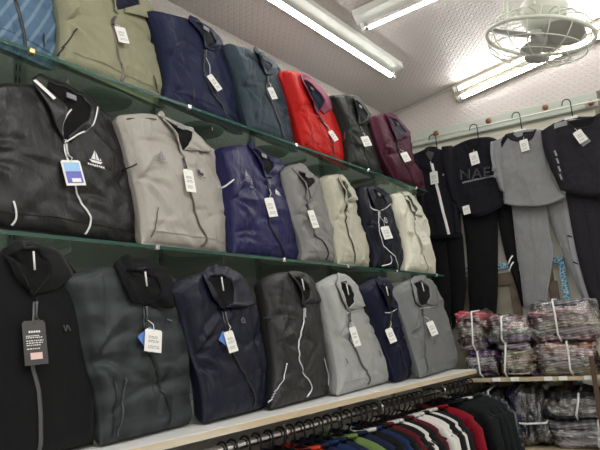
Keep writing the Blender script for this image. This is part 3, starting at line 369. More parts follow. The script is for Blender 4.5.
def hangtag(surf, c, spec, parent, top=None, stringm='string', yaw=8):
    w, h, rot, st = spec; w *= 1.12 if yaw > 20 else .96; c3 = (c[0], surf(c) - (.022 if st == 'whiteblue' else .017) - (.006 if yaw > 20 else 0), c[1])
    if st == 'whiteblue':
        b, _ = card('backing_card', (c3[0] - .004, c3[1] + .007, c3[2] + .004), w * .95, h * .9, rot + 42, 'card_blue', parent, yaw=yaw)
    o, P = card('price_tag', c3, w, h, rot, {'white': 'card', 'cream': 'cardcream', 'black': 'card_black', 'bluecard': 'card', 'whiteblue': 'card'}[st], parent, yaw=yaw)
    V = []; F = []; r = random.Random(int(c[0] * 999))
    if st == 'bluecard':
        quad(V, F, P, -.82, .12, .82, .80); mesh('card_print', V, F, 'card_sky', o, False)
        V = []; F = []; quad(V, F, P, -.82, -.82, .82, .10); mesh('card_print', V, F, 'card_indigo', o, False)
        V = []; F = []; quad(V, F, P, -.35, -.75, .6, -.45, .0018); mesh('sticker', V, F, 'card', o, False)
    elif st == 'black':
        for k in range(5): quad(V, F, P, -.5 + .21 * k, .44, -.34 + .21 * k, .53)
        for y, x1 in ((.30, .35), (.22, .6), (.08, .7), (-.02, .7), (-.12, .4), (-.28, .4)):
            x = -.75
            while x < x1: q = r.uniform(.06, .2); quad(V, F, P, x, y - .022, x + q, y + .022); x += q + .06
        mesh('tag_print', V, F, 'white', o, False)
        V = []; F = []; quad(V, F, P, -.5, -.76, .52, -.46, .0018); mesh('sticker', V, F, 'print_pink', o, False)
    else:
        ys = [.35, .22, .0, -.12, -.5, -.66] if st != 'cream' else [.3, .1, -.3]
        for y in ys:
            x = -.6
            while x < .45: q = r.uniform(.1, .35); quad(V, F, P, x, y - .03, x + q, y + .03); x += q + .09
        mesh('tag_print', V, F, 'print_grey', o, False)
    a = P(0, .86, .002)
    if top is not None:
        t = surf(top) - .006; q = [(top[0], t, top[1]), ((top[0] + a.x) / 2 + .004, (t + a.y) / 2 - .006, (top[1] + a.z) / 2), tuple(a)]
        tube('tag_string', q, .0011, stringm, o, 5)
    return o
# ---------------------------------------------------------------- display jackets on the shelves
ROWP = [(1.30, .722, 8), (1.255, .262, 8), (1.115, -.199, 8)]
def jacket(key, label, seed, group):
    J = JD[key]; d, h, a = ROWP[J['row']]; mat, zm, cm, lm, tg = J['sp']
    root = empty('folded_jacket', (-d, J['u0'], EYE + h), (-R_(a), 0, PI / 2 + R_(8))); tag(root, label, 'jacket', group)
    wide = (J['B'][-1][0] - J['B'][0][0]); soft = mat in ('blackknit', 'blackrib')
    c = Cloth(J['L'], J['T'], J['R'], J['B'], .036, .045, seed, nu=56, nv=70, rr=.030, creases=14 if soft else 44, amp=.0015 if soft else .0075, belly=.30, pinch=0 if soft else .008, turb=.002 if soft else .008)
    c.build('jacket_body', mat, root)
    D = lambda p: c.depth(p)
    # sleeves lie over the two sides of the chest and tuck behind the body
    if not soft:
        c.shell('sleeve', lambda v: .015, lambda v: .10 + .16 * v, .50, .97, .006, mat, root)
    c.shell('sleeve', lambda v: .93 - .10 * v, lambda v: .985, .55, .97, .005, mat, root)
    # collar: band from the outer line up to a raised rim, then the lining bowl inside it
    n = 76; O = sharp(J['O'], n); I = sharp(J['I'], n); dO = [D(p) for p in O]
    for _ in range(4): dO = [dO[0]] + [(dO[i - 1] + 2 * dO[i] + dO[i + 1]) / 4 for i in range(1, n - 1)] + [dO[-1]]
    V = []; m = 7
    def hitd(p):
        h3 = c.bv.ray_cast(Vector((p[0], -2, p[1])), Vector((0, 1, 0))); return h3[0].y if h3[0] is not None else 9
    for i in range(n):
        w = i / (n - 1); side = min(1, min(w, 1 - w) * 7); back = math.sin(PI * w) ** 3
        for k in range(m):
            s = k / (m - 1); p = O[i].lerp(I[i], s); hgt = .005 + side * (.007 + .008 * s) - back * .010 * (1 - s)
            V.append(Vector((p.x, min(dO[i] - hgt, hitd(p) - .003), p.y)))
    F = [(i * m + k, i * m + k + 1, (i + 1) * m + k + 1, (i + 1) * m + k) for i in range(n - 1) for k in range(m - 1)]
    bvc = BVHTree.FromPolygons([v.copy() for v in V], F)
    col = mesh('collar', V, F, cm, root)
    so = col.modifiers.new('thick', 'SOLIDIFY'); so.thickness = .004; so.offset = 0
    # lining
    cc = Vector((sum(p.x for p in I) / n, sum(p.y for p in I) / n)); rim = [Vector((I[i].x, V[i * m + m - 1].y + .002, I[i].y)) for i in range(n)]
    cd = min(D(cc), sum(dO) / n) ; LV = []; LF = []; K = 6
    for i in range(n):
        for k in range(K + 1):
            s = k / K; p = rim[i].lerp(Vector((cc.x, cd - .004, cc.y)), s); dip = (cd - .004 - rim[i].y) * (1 - (1 - s) ** 2.2) + rim[i].y; dip = min(dip, c.depth((p.x, p.z)) - .004) if 0 < k else dip
            LV.append(Vector((p.x, dip, p.z)))
    for i in range(n):
        for k in range(K): a0 = i * (K + 1) + k; b0 = ((i + 1) % n) * (K + 1) + k; LF.append((a0, a0 + 1, b0 + 1, b0))
    lin = mesh('neck_lining', LV, LF, lm, root)
    # woven loop and neck label in the opening
    top = max(I, key=lambda p: p.y); ctr = Vector((cc.x, (cc.y + top.y) / 2))
    if J['row'] == 2: tube('size_hanger', [(ctr.x - .018, cd - .012, ctr.y + .018), (ctr.x, cd - .020, ctr.y + .021), (ctr.x + .018, cd - .012, ctr.y + .018)], .0022, 'plastic_black', root, 6); tube('hanger_stem', [(ctr.x, cd - .018, ctr.y + .012), (ctr.x, cd - .018, cc.y - .006)], .0022, 'strap', root, 6)
    else: flat('neck_label', [(ctr.x - .014, ctr.y - .007), (ctr.x + .014, ctr.y - .007), (ctr.x + .014, ctr.y + .007), (ctr.x - .014, ctr.y + .007)], lambda p: cd - .012, 'seam' if lm != 'c_black' else 'greyp', root)
    def DC(p):
        h2 = bvc.ray_cast(Vector((p[0], -2, p[1])), Vector((0, 1, 0)))
        q = c.depth(p); return min(q, h2[0].y - .002) if h2[0] is not None else q
    # zip with puller
    z = ribbon('zip', D, J['Z'], .009 if zm not in ('zipwhite', 'zipsilver') else .0055, zm, root, .0025, 60, .002)
    z0 = J['Z'][0]; z1 = J['Z'][1]; vz = Vector(z0); dd = (Vector(z1) - vz).normalized()
    V2 = []; F2 = []; pp = [vz + dd * q for q in (0, .008, .022, .034)]; tubemesh([(p.x, DC(p) - .008, p.y) for p in pp], [.0035, .003, .0018, .0035], 6, True, V2, F2); mesh('zip_puller', V2, F2, 'zipsilver' if zm in ('zipwhite', 'zipsilver') else 'zipgrey', root)
    # seams: hem, shoulder lines
    for kind, m2, w, g in J['ex']:
        if kind == 'line': ribbon('pocket' if w >= .004 else 'piping', D, g, w, m2, root, .0105 if False else .004, 24)
        elif kind == 'cline': ribbon('collar_piping', DC, g, w, m2, root, .004, 24)
        elif kind == 'boat': boat(D, g[0], w, m2, root, .007)
        elif kind == 'ring': ring(lambda p: D(p) - .004, g[0], w, m2, root)
    B = c; hem = [(J['B'][0][0] + (wide) * t, .034 + .006 * math.sin(PI * t)) for t in (.08, .3, .5, .7, .92)]
    if not soft: ribbon('hem_seam', D, hem, .002, mat, root, .002, 24, .001)
    if tg: hangtag(D, J['tag'], tg, root, top=tuple(vz + dd * .030), stringm='zipgrey' if tg[3] == 'black' else 'string', yaw=32 if J['u0'] > 1.35 else 14)
    return root
LB = dict(
T1='steel blue jacket with pale diagonal stripes at the left end of the upper glass shelf',
T2='khaki green zip jacket with navy lining beside the striped blue jacket',
T3='navy jacket with white tag between the khaki jacket and the steel grey-blue one',
T4='grey-blue jacket on the upper glass shelf, next to the red jacket',
T5='bright red jacket with navy and red checked collar',
T6='dark olive grey jacket between the red jacket and the maroon jacket',
T7='maroon jacket at the far end of the upper glass shelf',
M1='large glossy black jacket with white zip, sailing boat emblem and blue card tag',
M2='beige windbreaker with brown zip and dark boat emblem beside the black one',
M3='royal blue windbreaker with white boat prints and a white tag',
M4='grey jacket with long white tag right beside the royal blue windbreaker',
M5='pale cream jacket without a tag between the grey jacket and the white-piped dark one',
M6='dark ink-blue jacket with white zip, white piping and round white emblem',
M7='cream jacket with cream tag at the far end of the middle glass shelf',
B1='plain black knitted bomber jacket with long black tag and pink price sticker',
B2='dark slate checked jacket with black ribbed collar and white and blue tags',
B3='dark navy jacket with a round chest emblem and white and blue tags',
B4='charcoal jacket with silver zip and silver-piped pockets on the white shelf',
B5='light grey jacket on the white shelf between the charcoal and midnight blue jackets',
B6='midnight blue jacket on the white shelf squeezed between two grey jackets',
B7='mid-grey jacket standing at the far end of the white wooden shelf')
GR = ['jackets on the upper glass shelf', 'jackets on the middle glass shelf', 'jackets on the white wooden shelf']
for i, k in enumerate(JD): jacket(k, LB[k], 11 + i * 7, GR[JD[k]['row']])
# ---------------------------------------------------------------- room
Z = lambda z: z + EYE
WX = -1.62; ER = math.atan2(.16863, .98568); C0 = Vector((-1.589, 3.092, EYE)); EM = Matrix.Translation(C0) @ Matrix.Rotation(ER, 4, 'Z')
RX = 2.2; BY = -1.8
ceilz = lambda x: Z(1.362 + .196 * (x + 1.589))
def uvmesh(name, V, F, mat, uvf):
    me = bpy.data.meshes.new(name); me.from_pydata([tuple(v) for v in V], [], F); me.update(); l = me.uv_layers.new(name='UVMap')
    for p in me.polygons:
        for li in p.loop_indices: l.data[li].uv = uvf(me.vertices[me.loops[li].vertex_index].co)
    return struct(link(name, me, mat, None, False))
def slab(name, a, mat, uvf, off):
    n = len(a); V = [Vector(p) for p in a] + [Vector(p) + Vector(off) for p in a]
    F = [tuple(range(n)), tuple(range(2 * n - 1, n - 1, -1))] + [(i, i + n, (i + 1) % n + n, (i + 1) % n) for i in range(n)]
    return uvmesh(name, V, F, mat, uvf)
slab('floor', [(WX, BY, 0), (RX, BY, 0), (RX, 4.2, 0), (WX, 4.2, 0)], 'floor_tile', lambda c: (c.x, c.y), (0, 0, -.1))
slab('ceiling', [(WX, BY, ceilz(WX)), (RX, BY, ceilz(RX)), (RX, 4.2, ceilz(RX)), (WX, 4.2, ceilz(WX))], 'paper', lambda c: (c.x, c.y), (0, 0, .1))
slab('wall_left', [(WX, BY, 0), (WX, 4.2, 0), (WX, 4.2, ceilz(WX)), (WX, BY, ceilz(WX))], 'paper_wall', lambda c: (c.y, c.z), (-.1, 0, 0))
slab('wall_right', [(RX, BY, 0), (RX, 4.2, 0), (RX, 4.2, ceilz(RX)), (RX, BY, ceilz(RX))], 'plain_wall', lambda c: (c.y, c.z), (.1, 0, 0))
slab('wall_back', [(WX, BY, 0), (RX, BY, 0), (RX, BY, ceilz(RX)), (WX, BY, ceilz(WX))], 'plain_wall', lambda c: (c.x, c.z), (0, -.1, 0))
E = lambda x, y, z: tuple(EM @ Vector((x, y, z)))
LEN = 3.9; ch = lambda x: ceilz(E(x, 0, 0)[0]) - EYE
# wallpapered gable above the pale board, cream wall below it; right of the corner the cream wall steps back
slab('wall_gable', [E(-.06, 0, 1.20), E(LEN, 0, 1.20), E(LEN, 0, ch(LEN)), E(-.06, 0, ch(-.06))], 'paper', lambda c: (c.x, c.z), tuple(Matrix.Rotation(ER, 3, 'Z') @ Vector((0, .42, 0))))
slab('wall_end', [E(-.06, .02, -EYE), E(1.13, .02, -EYE), E(1.13, .02, 1.20), E(-.06, .02, 1.20)], 'cream_wall', lambda c: (c.x, c.z), tuple(Matrix.Rotation(ER, 3, 'Z') @ Vector((0, .38, 0))))
slab('wall_recess', [E(1.13, .36, -EYE), E(LEN, .36, -EYE), E(LEN, .36, 1.20), E(1.13, .36, 1.20)], 'cream_wall', lambda c: (c.x, c.z), tuple(Matrix.Rotation(ER, 3, 'Z') @ Vector((0, .05, 0))))
t = struct(box('trim_1', (-.03, -.015, 1.112), (1.145, .02, 1.195), 'pale_board', None, .004, EM))
t = struct(box('trim_2', (1.13, -.015, 1.112), (1.15, .36, 1.195), 'pale_board', None, .003, EM))
# thin cove strip where ceiling and gable meet
V, F = tubemesh([E(-.02, -.006, ch(-.02) - .008), E(LEN, -.006, ch(LEN) - .008)], .009, 6); o = mesh('trim_3', V, F, 'ivory'); struct(o)
# wooden door under a rail, edged with blue lace trim
def ebox(name, lo, hi, mat, parent=None, bev=.002): return box(name, lo, hi, mat, parent, bev, None)
cup = empty('wooden_cupboard', E(0, 0, -EYE), (0, 0, ER)); tag(cup, 'dark wooden cupboard front edged with blue lace trim behind the hanging trousers', 'cupboard')
ez = lambda z: z + EYE
ebox('top_rail', (.02, -.030, ez(.20)), (.80, .012, ez(.27)), 'door_wood', cup); ebox('plinth', (.02, -.030, 0), (.80, .012, .10), 'door_wood', cup)
for x in (.02, .30, .575, .77): ebox('stile', (x, -.034, .10), (x + .045, .012, ez(.20)), 'door_wood', cup)
for x0, x1 in ((.065, .30), (.345, .575)): ebox('door', (x0, -.015, .10), (x1, .012, ez(.20)), 'door_panel', cup)
ebox('side_panel', (.62, -.018, .10), (.77, .012, ez(.20)), 'plain_wall', cup)
ebox('top_panel', (.02, -.012, ez(.27)), (.80, .014, ez(.295)), 'plain_wall', cup)
lt = ebox('lace_strip', (.0, -.040, ez(.292)), (.865, .014, ez(.322)), 'lace_trim', cup); lt = ebox('lace_strip', (.835, -.040, ez(-.55)), (.865, .014, ez(.292)), 'lace_trim', cup)
# round wooden coat knobs on the board
for i, (x, z, w) in enumerate([(.273, 1.153, 'first from the shelf end'), (.583, 1.157, 'above the black printed sweatshirt'), (.892, 1.160, 'between the grey and the charcoal sweatshirt'), (1.117, 1.128, 'at the corner of the board')]):
    k = empty('wall_knob', E(x, -.016, z), (PI / 2, 0, ER)); tag(k, 'round brown wooden knob on the pale board, ' + w, 'knob', 'wooden knobs on the pale board')
    lathe('knob_stem', [(0.006, 0), (.006, .02), (0, .02)], 'knob_wood', k, 12); lathe('knob_head', [(0, .014), (.010, .014), (.0165, .022), (.0165, .030), (.010, .037), (0, .039)], 'knob_wood', k, 20)
# ---------------------------------------------------------------- tube lights
def batten(name, a, b, w, label, tubes, up, side, mats=('fixture', 'fixture'), h=.035, lampmat='tube'):
    """a..b end points on the mounting face; up = away from the face (unit), side = unit across"""
    a, b, up, side = map(Vector, (a, b, up, side)); ax = (b - a).normalized(); ln = (b - a).length
    M = Matrix((( ax.x, side.x, up.x, a.x), (ax.y, side.y, up.y, a.y), (ax.z, side.z, up.z, a.z), (0, 0, 0, 1)))
    e = empty(name); e.matrix_world = M; tag(e, label, 'light')
    box('housing', (0, -w / 2, 0), (ln, w / 2, h), mats[0], e, .003)
    for sy, so in tubes:
        for x in (.012, ln - .027): box('lamp_holder', (x, sy - .012, h * .3), (x + .015, sy + .012, so + .016), 'tube_cap', e, .002)
        tb = tube('tube_lamp', [(.03, sy, so), (ln - .03, sy, so)], .0135, lampmat, e, 16)
        tb.data.materials.append(MATS['tube_back'])
        for p in tb.data.polygons:
            if p.center.z < so + .003: p.material_index = 1
        for x in (.027, ln - .045): tube('end_cap', [(x, sy, so), (x + .018, sy, so)], .0145, 'chrome', tb, 14)
    return e
cn = Vector((.196, 0, -1)).normalized(); cs = Vector((1, 0, .196)).normalized()
P1 = lambda x, y: (x, y, ceilz(x) - .002)
batten('tube_light', P1(-1.297, 1.41), P1(-1.297, 2.615), .085, 'tube light with a wide pale housing above the shelves, running along them', [(-.022, .060)], cn, cs)
dv = Vector((.9535, .30, .187)).normalized()
s2 = Vector((-.30, .9535, 0)).normalized(); n2 = dv.cross(s2); n2 = n2 if n2.z < 0 else -n2
a2 = Vector(P1(-1.20, 2.05)); 
batten('tube_light', a2, a2 + dv * 1.22, .08, 'tube light cut off by the top of the picture, beside the fan', [(.045, .060)], n2, s2)
g0 = Vector(E(.40, -.003, ch(.40) - .055)); gd = Vector(E(1.62, -.003, ch(1.62) - .055)) - g0
gs = Vector((0, 0, -1)); gax = gd.normalized(); gn = Vector(E(0, -1, 0)) - Vector(E(0, 0, 0)); gs = gax.cross(gn).normalized(); gs = gs if gs.z < 0 else -gs
batten('tube_light', g0, g0 + gax * 1.22, .10, 'double tube light with cream trough on the gable wall above the hanging clothes', [(-.008, .040), (.052, .040)], gn, gs, ('trough', 'trough'), .022)
for (x, y, lb) in ((-.2, .1, 'added fill tube light on the ceiling above the viewer, nearest the shelves'), (.5, -1.3, 'added fill tube light on the ceiling at the back of the shop'), (.75, .15, 'added fill tube light on the ceiling behind the viewer'), (1.6, -.9, 'added fill tube light in the back right corner of the ceiling'), (1.6, .9, 'added fill tube light on the ceiling over the right side of the shop'), (.9, 1.75, 'added fill tube light on the ceiling to the right of the fan'), (-.85, -1.3, 'added fill tube light on the ceiling at the back near the shelf wall')):
    batten('tube_light', P1(x, y), P1(x, y + 1.22), .075, lb, [(0, .062)], cn, cs, lampmat='fill_tube')  # unseen lamps added as front fill for the jackets, stronger than the visible tubes
# ---------------------------------------------------------------- orbit fan
FL = Vector((-.465, 2.207, Z(1.088))); fan = empty('ceiling_fan', (FL.x, FL.y, 0)); tag(fan, 'pale green orbit fan in a round wire cage hanging from the ceiling', 'fan')
FM = Matrix.Translation((0, 0, FL.z)) @ Vector((.275, -.008, .961)).to_track_quat('Z', 'Y').to_matrix().to_4x4()
fm = lambda x, y, z: FM @ Vector((x, y, z)); r0 = .198
cage = mesh('cage_ring', *tubemesh([fm(*p) for p in ringpts((0, 0, 0), r0, 56)], .0075, 8, False), 'ivory', fan)
V = []; F = []
for k in range(16):
    a = 2 * PI * k / 16 + .1; ca, sa = math.cos(a), math.sin(a)
    tubemesh([fm(ca * r, sa * r, z) for r, z in ((.04, -.088), (.09, -.088), (.14, -.080), (.178, -.055), (.199, -.018), (.200, .0))], .0021, 5, False, V, F)
mesh('lower_guard', V, F, 'ivory', fan); V = []; F = []
for k in range(20):
    a = 2 * PI * k / 20; ca, sa = math.cos(a), math.sin(a); a2_ = a + .16; cb, sb = math.cos(a2_), math.sin(a2_)
    tubemesh([fm(ca * r, sa * r, z) for r, z in ((.200, 0), (.197, .03), (.172, .052), (.12, .066), (.05, .070))] , .0021, 5, False, V, F)
for rr, zz in ((.178, -.055), (.12, -.083), (.16, .056)): tubemesh([fm(*p) for p in ringpts((0, 0, zz), rr, 40)], .002, 5, False, V, F)
mesh('upper_guard', V, F, 'ivory', fan)
hub = lathe('hub_plate', [(0, -.096), (.035, -.095), (.046, -.089), (.046, -.083), (0, -.082)], 'fan_grey', fan, 28); hub.data.transform(FM)
bh = lathe('blade_hub', [(0, -.03), (.03, -.028), (.034, .02), (.0, .022)], 'fan_grey', fan, 20); bh.data.transform(FM)
for k in range(3):
    a = 2 * PI * k / 3 + .35; V = []; F = []; m = 12
    for i in range(m):
        s = i / (m - 1); r = .028 + .150 * s; wd = .024 + .052 * math.sin(PI * min(1, s * .78 + .12)) ; 
        for q in range(7):
            w = (q / 6 - .5) * 2 * wd; V.append(fm(*(Matrix.Rotation(a, 3, 'Z') @ Vector((r, w - .02 * s, -.022 * w / .09 + .008 * math.sin(PI * q / 6) - .006)))))
    F = [(i * 7 + q, i * 7 + q + 1, (i + 1) * 7 + q + 1, (i + 1) * 7 + q) for i in range(m - 1) for q in range(6)]
    bl = mesh('fan_blade', V, F, 'fan_grey', fan); sm = bl.modifiers.new('t', 'SOLIDIFY'); sm.thickness = .002
mt = lathe('motor_housing', [(0, .03), (.045, .03), (.07, .05), (.088, .085), (.088, .12), (.066, .155), (.03, .168), (0, .17)], 'ivory', fan, 36); mt.data.transform(FM)
yk = []
for sx in (-1, 1): yk.append(tube('yoke_arm', [fm(sx * .088, 0, .10), (sx * .112, 0, FL.z + .13), (sx * .105, 0, FL.z + .21), (sx * .03, 0, FL.z + .26)], .011, 'ivory', fan, 10))
lathe('gearbox', [(0, .20), (.03, .20), (.048, .225), (.052, .27), (.04, .30), (0, .305)], 'ivory', fan, 28, (0, 0, FL.z))
cz = ceilz(FL.x)
tube('down_rod', [(0, 0, FL.z + .29), (0, 0, cz - .03)], .014, 'ivory', fan, 12); lathe('ceiling_cup', [(.02, cz - .07), (.055, cz - .03), (.066, cz + .004), (0, cz + .004)], 'ivory', fan, 28)
# ---------------------------------------------------------------- shelves, standards, brackets
def glass_shelf(d, z, label, dcl):
    s = empty('glass_shelf', (WX, 0, Z(z))); tag(s, label, 'shelf', 'glass display shelves'); w = -d - WX
    box('glass_pane', (.012, -.25, -.009), (w - .002, 2.74, -.001), 'glass', s, 0)
    box('front_edge', (w - .002, -.25, -.0095), (w, 2.74, -.0005), 'glass_edge', s); box('end_edge', (.012, 2.74, -.0095), (w, 2.742, -.0005), 'glass_edge', s)
    for y in dcl:
        c = empty('x'); bpy.data.objects.remove(c)
        cl = box('shelf_clip', (w - .012, y - .007, -.013), (w + .004, y + .007, .002), 'brass' if (d > 1.23 and y < .65) else 'chrome', s, .003)
    return s
glass_shelf(1.25, .7215, 'upper glass shelf carrying the khaki, navy, red and maroon jackets', [.599, 1.091, 1.62, 2.14, 2.62])
glass_shelf(1.21, .2615, 'middle glass shelf carrying the black, beige and royal blue jackets', [.40, .93, 1.456, 1.85, 2.246, 2.66])
ws = empty('wooden_shelf', (WX, 0, Z(-.2))); tag(ws, 'long white-topped wooden shelf above the clothes rail', 'shelf')
wd = -1.018 - WX
box('shelf_board', (.012, -.25, -.017), (wd - .004, 2.54, 0), 'shelf_white', ws, 0); box('plywood_edge', (wd - .004, -.25, -.0175), (wd, 2.54, -.0015), 'ply_edge', ws)
for y in (.21, .73, 1.25, 1.77, 2.29, 2.81):
    u = empty('shelf_upright', (WX, y, 0)); tag(u, 'slotted steel shelf upright fixed to the wall behind the jackets', 'shelf upright', 'steel shelf uprights on the wall')
    box('channel', (.0, -.013, .3), (.012, .013, Z(.9)), 'slotted', u, .001)
    if y > 2.7: continue
    for z, w in ((.7125, .30), (.2525, .33), (-.2175, .52)):
        pr = [(.012, 0), (w, 0), (w, -.012), (.08, -.045), (.012, -.07)]; n = 5
        V = [(x, -.002, Z(z) + q) for x, q in pr] + [(x, .002, Z(z) + q) for x, q in pr]
        mesh('bracket', V, [tuple(range(n)), tuple(range(2 * n - 1, n - 1, -1))] + [(i, i + n, (i + 1) % n + n, (i + 1) % n) for i in range(n)], 'steel_post', u, False)
for i, (y, lb) in enumerate([(.46, 'under the striped blue jacket'), (.89, 'by the right hem of the khaki jacket'), (1.27, 'by the right hem of the navy jacket'), (1.63, 'behind the grey-blue jacket hem'), (1.99, 'by the red jacket hem'), (2.36, 'by the olive grey jacket hem')]):
    f = empty('display_form', (-1.40, y, Z(.7215))); tag(f, 'round ribbed plastic form ' + lb, 'display form', 'round plastic forms on the upper glass shelf')
    lathe('form_plate', [(0, .001), (.078, .001), (.082, .006), (.078, .012), (.03, .016), (0, .016)], 'plastic_form', f, 40)
    V = []; F = []
    for k in range(36):
        a = 2 * PI * k / 36; tubemesh([(.02 * math.cos(a), .02 * math.sin(a), .0015), (.074 * math.cos(a), .074 * math.sin(a), .0015)], .0012, 4, True, V, F)
    mesh('ribs', V, F, 'greyp', f)
# ---------------------------------------------------------------- outfits hanging on the end wall
ERT = (0, 0, ER)
hr = empty('hanging_rail', E(0, 0, 0), ERT); tag(hr, 'thin pale rail along the board that the four outfits hang from', 'rail')
tube('rail_bar', [(.06, -.085, 1.118), (1.75, -.085, 1.118)], .005, 'ivory', hr, 8)
for x in (.07, 1.09): tube('rail_bracket', [(x, -.085, 1.118), (x, -.01, 1.128)], .005, 'ivory', hr, 8)
def hook_hanger(x, ztop, zbase, w, label, dep):
    h = empty('clothes_hanger', E(x, -dep, zbase), ERT); tag(h, label, 'hanger', 'black hangers on the end wall'); H_ = ztop - zbase
    pts = [(.012, 0, -.01), (.012, 0, H_ * .55), (.012, 0, H_ - .018)] + [(-.008 + .02 * math.cos(a), (dep - .085) * .0, H_ - .018 + .02 * math.sin(a)) for a in [PI * k / 8 for k in range(1, 9)]] + [(-.030, 0, H_ - .028)]
    tube('hook', pts, .0032, 'plastic_black', h, 8)
    tube('hanger_arm', [(-w, .004, -.055), (-w * .6, .003, -.03), (0, 0, -.008), (w * .6, .003, -.03), (w, .004, -.055)], [.005, .007, .008, .007, .005], 'plastic_black', h, 8)
    box('size_clip', (-.03, -.009, -.018), (.034, -.003, -.004), 'card', h, .002)
    return h
def offs(o): return -(o)
def hung(key, nm, label, cat, mat, seed, thick=.022, **kw):
    Hh = HD[key]; r = empty(nm, E(0, -Hh['off'], 0), ERT); tag(r, label, cat)
    c = Cloth(Hh['L'], Hh['T'], Hh['R'], Hh['B'], thick, .018, seed, nu=40, nv=52, rr=.017, creases=22, amp=.006, belly=0, turb=.010, **kw)
    c.build('garment_body', mat, r); return r, c, Hh
def neckline(c, Hh, r, mat, lm, w=.012):
    D = lambda p: c.depth(p); ribbon('neckband', D, Hh['neck'], w, mat, r, .003, 30, .002)
    P = resample(Hh['neck'], 14); P = [p + Vector((0, .002)) for p in P]
    flat('neck_lining', [(p.x, p.y) for p in P], lambda p: D(p) + .001, lm, r)
TG = 'outfits hanging on the end wall'
# white-zip jacket
r, c, h = hung('J', 'hanging_jacket', 'black zip jacket with white centre stripe hanging nearest the shelves', 'jacket', 'hang_black', 3); D = lambda p: c.depth(p)
neckline(c, h, r, 'hang_black', 'c_grey', .022); ribbon('zip', D, h['Z'], .016, 'white', r, .003, 40)
ring(D, h['ring'][0], .012, 'white', r); hangtag(D, h['tag'][0], (.05, .075, 0, 'white'), r, (h['tag'][0][0] - .01, h['tag'][0][1] + .07))
c.shell('sleeve', lambda v: .01, lambda v: .16 + .05 * v, .02, .97, .010, 'hang_black', r); c.shell('sleeve', lambda v: .84 - .05 * v, lambda v: .99, .02, .97, .010, 'hang_black', r)
def trousers(keys, label, mat, seed, extra=None):
    r = empty('hanging_trousers', E(0, -HD[keys[0]]['off'], 0), ERT); tag(r, label, 'trousers'); cs_ = []
    for i, k in enumerate(keys):
        Hh = HD[k]; c = Cloth(Hh['L'], Hh['T'], Hh['R'], Hh['B'], .018, .014, seed + i, nu=22, nv=48, rr=.022, creases=9, amp=.003, belly=0, y0=HD[keys[0]]['off'] - Hh['off'])
        c.build('trouser_leg', mat, r); cs_.append(c)
        m_ = [((a[0] + b[0]) / 2, (a[1] + b[1]) / 2) for a, b in zip(resample(Hh['L'], 8), resample(Hh['R'], 8))]
        ribbon('front_seam', lambda p, c=c: c.depth(p), m_, .0022, mat, r, .001, 30, .0015)
    T0 = HD[keys[0]]['T'][0]; T1 = HD[keys[-1]]['T'][-1]
    w = Cloth([(T0[0], T0[1] - .03), (T0[0], T0[1] + .02)], [(T0[0], T0[1] + .02), (T1[0], T1[1] + .02)], [(T1[0], T1[1] - .03), (T1[0], T1[1] + .02)], [(T0[0], T0[1] - .03), (T1[0], T1[1] - .03)], .020, .014, 5, nu=24, nv=8, rr=.02, creases=4, belly=0)
    w.build('waistband', mat, r); return r, cs_
trousers(['JT1', 'JT2'], 'black trousers below the white-striped zip jacket', 'hang_jet', 31)
# printed sweatshirt
r, c, h = hung('N', 'hanging_sweatshirt', 'black sweatshirt with raised dark letters on the chest', 'sweatshirt', 'hang_black', 7); D = lambda p: c.depth(p)
neckline(c, h, r, 'hang_black', 'hang_jet'); hangtag(D, h['tag'][0], (.05, .075, 6, 'white'), r, (h['tag'][0][0], h['tag'][0][1] + .055)); hangtag(D, h['tag2'][0], (.042, .05, 5, 'white'), r)
def sleeve_patch(h, r, mat, seed, y=-.012):
    s = Cloth(h['SL'], [h['SL'][-1], h['SR'][-1]], h['SR'], [h['SL'][0], h['SR'][0]], .024, .014, seed, nu=16, nv=36, rr=.016, creases=8, amp=.004, belly=0, y0=y); s.build('sleeve', mat, r); return s
sleeve_patch(h, r, 'hang_black', 51)
def text(s, loc, size, mat, parent, rot=0, ext=.0012, sp=1.0):
    cu = bpy.data.curves.new('printed_letters', 'FONT'); cu.body = s; cu.size = size; cu.extrude = ext; cu.offset = .0002; cu.space_character = sp; cu.align_x = 'LEFT'
    t_ = bpy.data.objects.new('t', cu); C.objects.link(t_); bpy.context.view_layer.update(); me = bpy.data.meshes.new_from_object(t_.evaluated_get(bpy.context.evaluated_depsgraph_get())); bpy.data.objects.remove(t_); o = link('printed_letters', me, mat, None, False); o.parent = parent; o.location = loc; o.rotation_euler = (PI / 2, R_(-rot), 0); return o
plain('letter_blue', (.10, .12, .20), .3); plain('letter_black', (.002, .002, .003), .2)
lx, lz = h['tag'][0]
text('NAE', (lx - .098, D((lx - .05, lz - .06)) - .008, lz - .105), .082, 'letter_blue', r, -5, .0015, 1.12)
text('NAE', (lx - .100, D((lx - .05, lz - .06)) - .0095, lz - .103), .082, 'letter_black', r, -5, .0012, 1.12)
V = []; F = []; rn = random.Random(4)
for k in range(20): x = lx - .085 + k * .0105; b = len(V); z = lz - .128 + k * .0004; V += [(x, D((x, z)) - .004, z), (x + .008, D((x, z)) - .004, z), (x + .008, D((x, z)) - .004, z + .008 + .003 * rn.random()), (x, D((x, z)) - .004, z + .009)]; F.append((b, b + 1, b + 2, b + 3))
mesh('subtitle_print', V, F, 'greyp', r, False)
r, cs_ = trousers(['NT1', 'NT2'], 'black trousers with two short white slashes on the right knee', 'hang_jet', 41)
hh_ = HD['NT2']; kx = hh_['R'][1][0] - .018; kz = hh_['R'][2][1] - .03
for q in (0, -.035): ribbon('white_slash', lambda p: cs_[1].depth(p), [(kx - .035 + .0, kz + q - .045), (kx - .02, kz + q - .02), (kx - .004, kz + q + .0)], .008, 'white', r, .004, 10)
